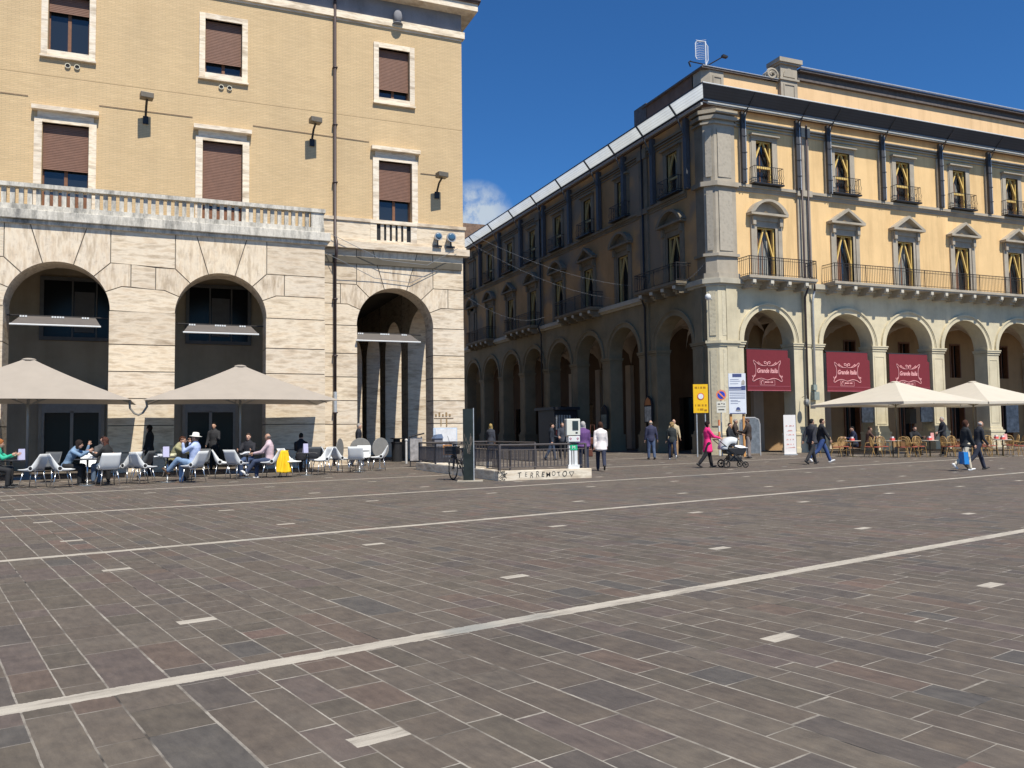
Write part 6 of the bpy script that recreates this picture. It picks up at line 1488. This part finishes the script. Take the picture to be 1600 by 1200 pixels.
person('man in a brown jacket and pale trousers, right of the talking group of three', (24.35, 30.85), LFT-.5, 1.75, (.05, .035, .028), (.24, .2, .18), ('short', (.1, .07, .06)), 'stand', ((30, 8, 70), (20, 8, 60)), skin=1, bulk=1.12)
_, H4, _ = person('older man in a dark suit walking right with his hands behind his back', (22.15, 24.4), RGT+.5, 1.68, (.035, .036, .045), (.025, .026, .03), ('short', (.03, .028, .028)), 'stand', ((-28, 4, 10), (-30, 4, 14)), ((20, 4), (-22, 16)), coat=.1, skin=1, bulk=1.12, head=(0, 5))
_, H5, _ = person('bearded man in a black jacket and blue jeans carrying a plastic bag', (23.55, 25.4), RGT, 1.72, (.018, .018, .022), (.035, .07, .2), ('short', (.03, .02, .018)), 'stand', ((-14, 8, 10), (22, 8, 6)), ((26, 6), (-26, 24)), shoe='white', skin=1, bulk=1.08)
M = MB(); M.ball((0, 0, -.16), .1, .05, .17); M.tube([(0, 0, .08), (.02, 0, -.02)], .02, 5); M.v = [(a+random.uniform(-.012, .012), b+random.uniform(-.012, .012), c) for a, b, c in M.v]
o = M.build('plastic_bag', mat('thin_plastic', (.6, .65, .72), .3, trans=.4), smooth=True); o.location = H5[0]; tag(o, 'translucent plastic bag in the hand of the bearded man', 'bag')
person('woman in a black leather jacket and cream trousers walking right', (22.35, 18.1), RGT+.1, 1.5, (.02, .023, .026), (.62, .55, .42), ('bob', (.07, .035, .025)), 'stand', ((-8, 6, 14), (14, 6, 10)), ((16, 6), (-24, 24)), shoe='white', female=True, coat=.08, bulk=1.05)
person('bald old man in dark clothes bending forward, walking beside the woman in leather', (23.15, 18.35), RGT+.05, 1.52, (.02, .022, .03), (.025, .03, .05), ('bald', (.5, .46, .42)), 'stand', ((15, 6, 35), (5, 6, 30)), ((22, 6), (-24, 22)), lean=10, skin=1, head=(0, -12))
bb = thing('shopping_bag', 'bright blue shopping bag carried by the woman in leather', 'bag', (22.05, 17.95, .42), RGT)
M = MB(); M.prism([(-.17, -.2), (.17, -.2), (.14, .16), (-.14, .16)], -.07, .07); M.v = [(a+random.uniform(-.015, .015), b+random.uniform(-.015, .015), c) for a, b, c in M.v]; M.build('body', mat('blue_plastic', (.02, .2, .55), .35), bb)
M = MB(); M.tube([(-.1, 0, .15), (-.05, 0, .3), (.05, 0, .3), (.1, 0, .15)], .01, 5); M.build('handle', DARK, bb)
person('waiter in a dark suit standing among the rattan chairs', (33.0, 27.9), LFT, 1.72, (.02, .022, .03), (.02, .02, .025), ('short', (.35, .33, .3)), 'stand', ((20, 8, 50), (10, 8, 20)))
person('seated guest in dark blue in the shade behind the first bistro table', (30.0, 30.2), LFT, 1.75, (.015, .02, .05), BLK, ('short', (.02, .018, .016)), 'sit', ((40, 8, 60), (40, 8, 60)), SIT, 8)
person('seated guest in black in the shade behind the pink menu', (32.3, 28.9), TOW, 1.72, (.02, .02, .022), BLK, ('short', (.03, .02, .02)), 'sit', ((40, 8, 60), (40, 8, 60)), SIT, 8)
person('seated guest in a brown jacket in the shade behind the parasol pole', (31.2, 30.6), RGT, 1.72, (.08, .04, .03), BLK, ('short', (.05, .03, .02)), 'sit', ((40, 8, 60), (40, 8, 60)), SIT, 8, skin=1)
# yellow jacket over the chair back
yj = MB()
def yf(a, b):
    u = a-.5; w_ = .15+.13*b; fold = .03*sin(a*15)+.02*sin(a*31+b*5)
    return (u*2*w_, -.37-.04*b+fold*(.4+b), .84-.68*b-.03*abs(u)*2+.02*sin(a*9)*b)
yj.grid(yf, 22, 16); yj.grid(lambda a, b: ((a-.5)*.34, -.37+.22*b, .85-.12*b*b), 8, 5)
o = yj.build('yellow_jacket', mat('yellow_cloth', (.85, .55, .015), .8, var=.08), smooth=True, recalc=False, solid=.02); o.location = (3.3, 27.42, 0); o.rotation_euler = (0, 0, rad(14)); tag(o, 'bright yellow jacket hung over the back of a white chair', 'jacket')
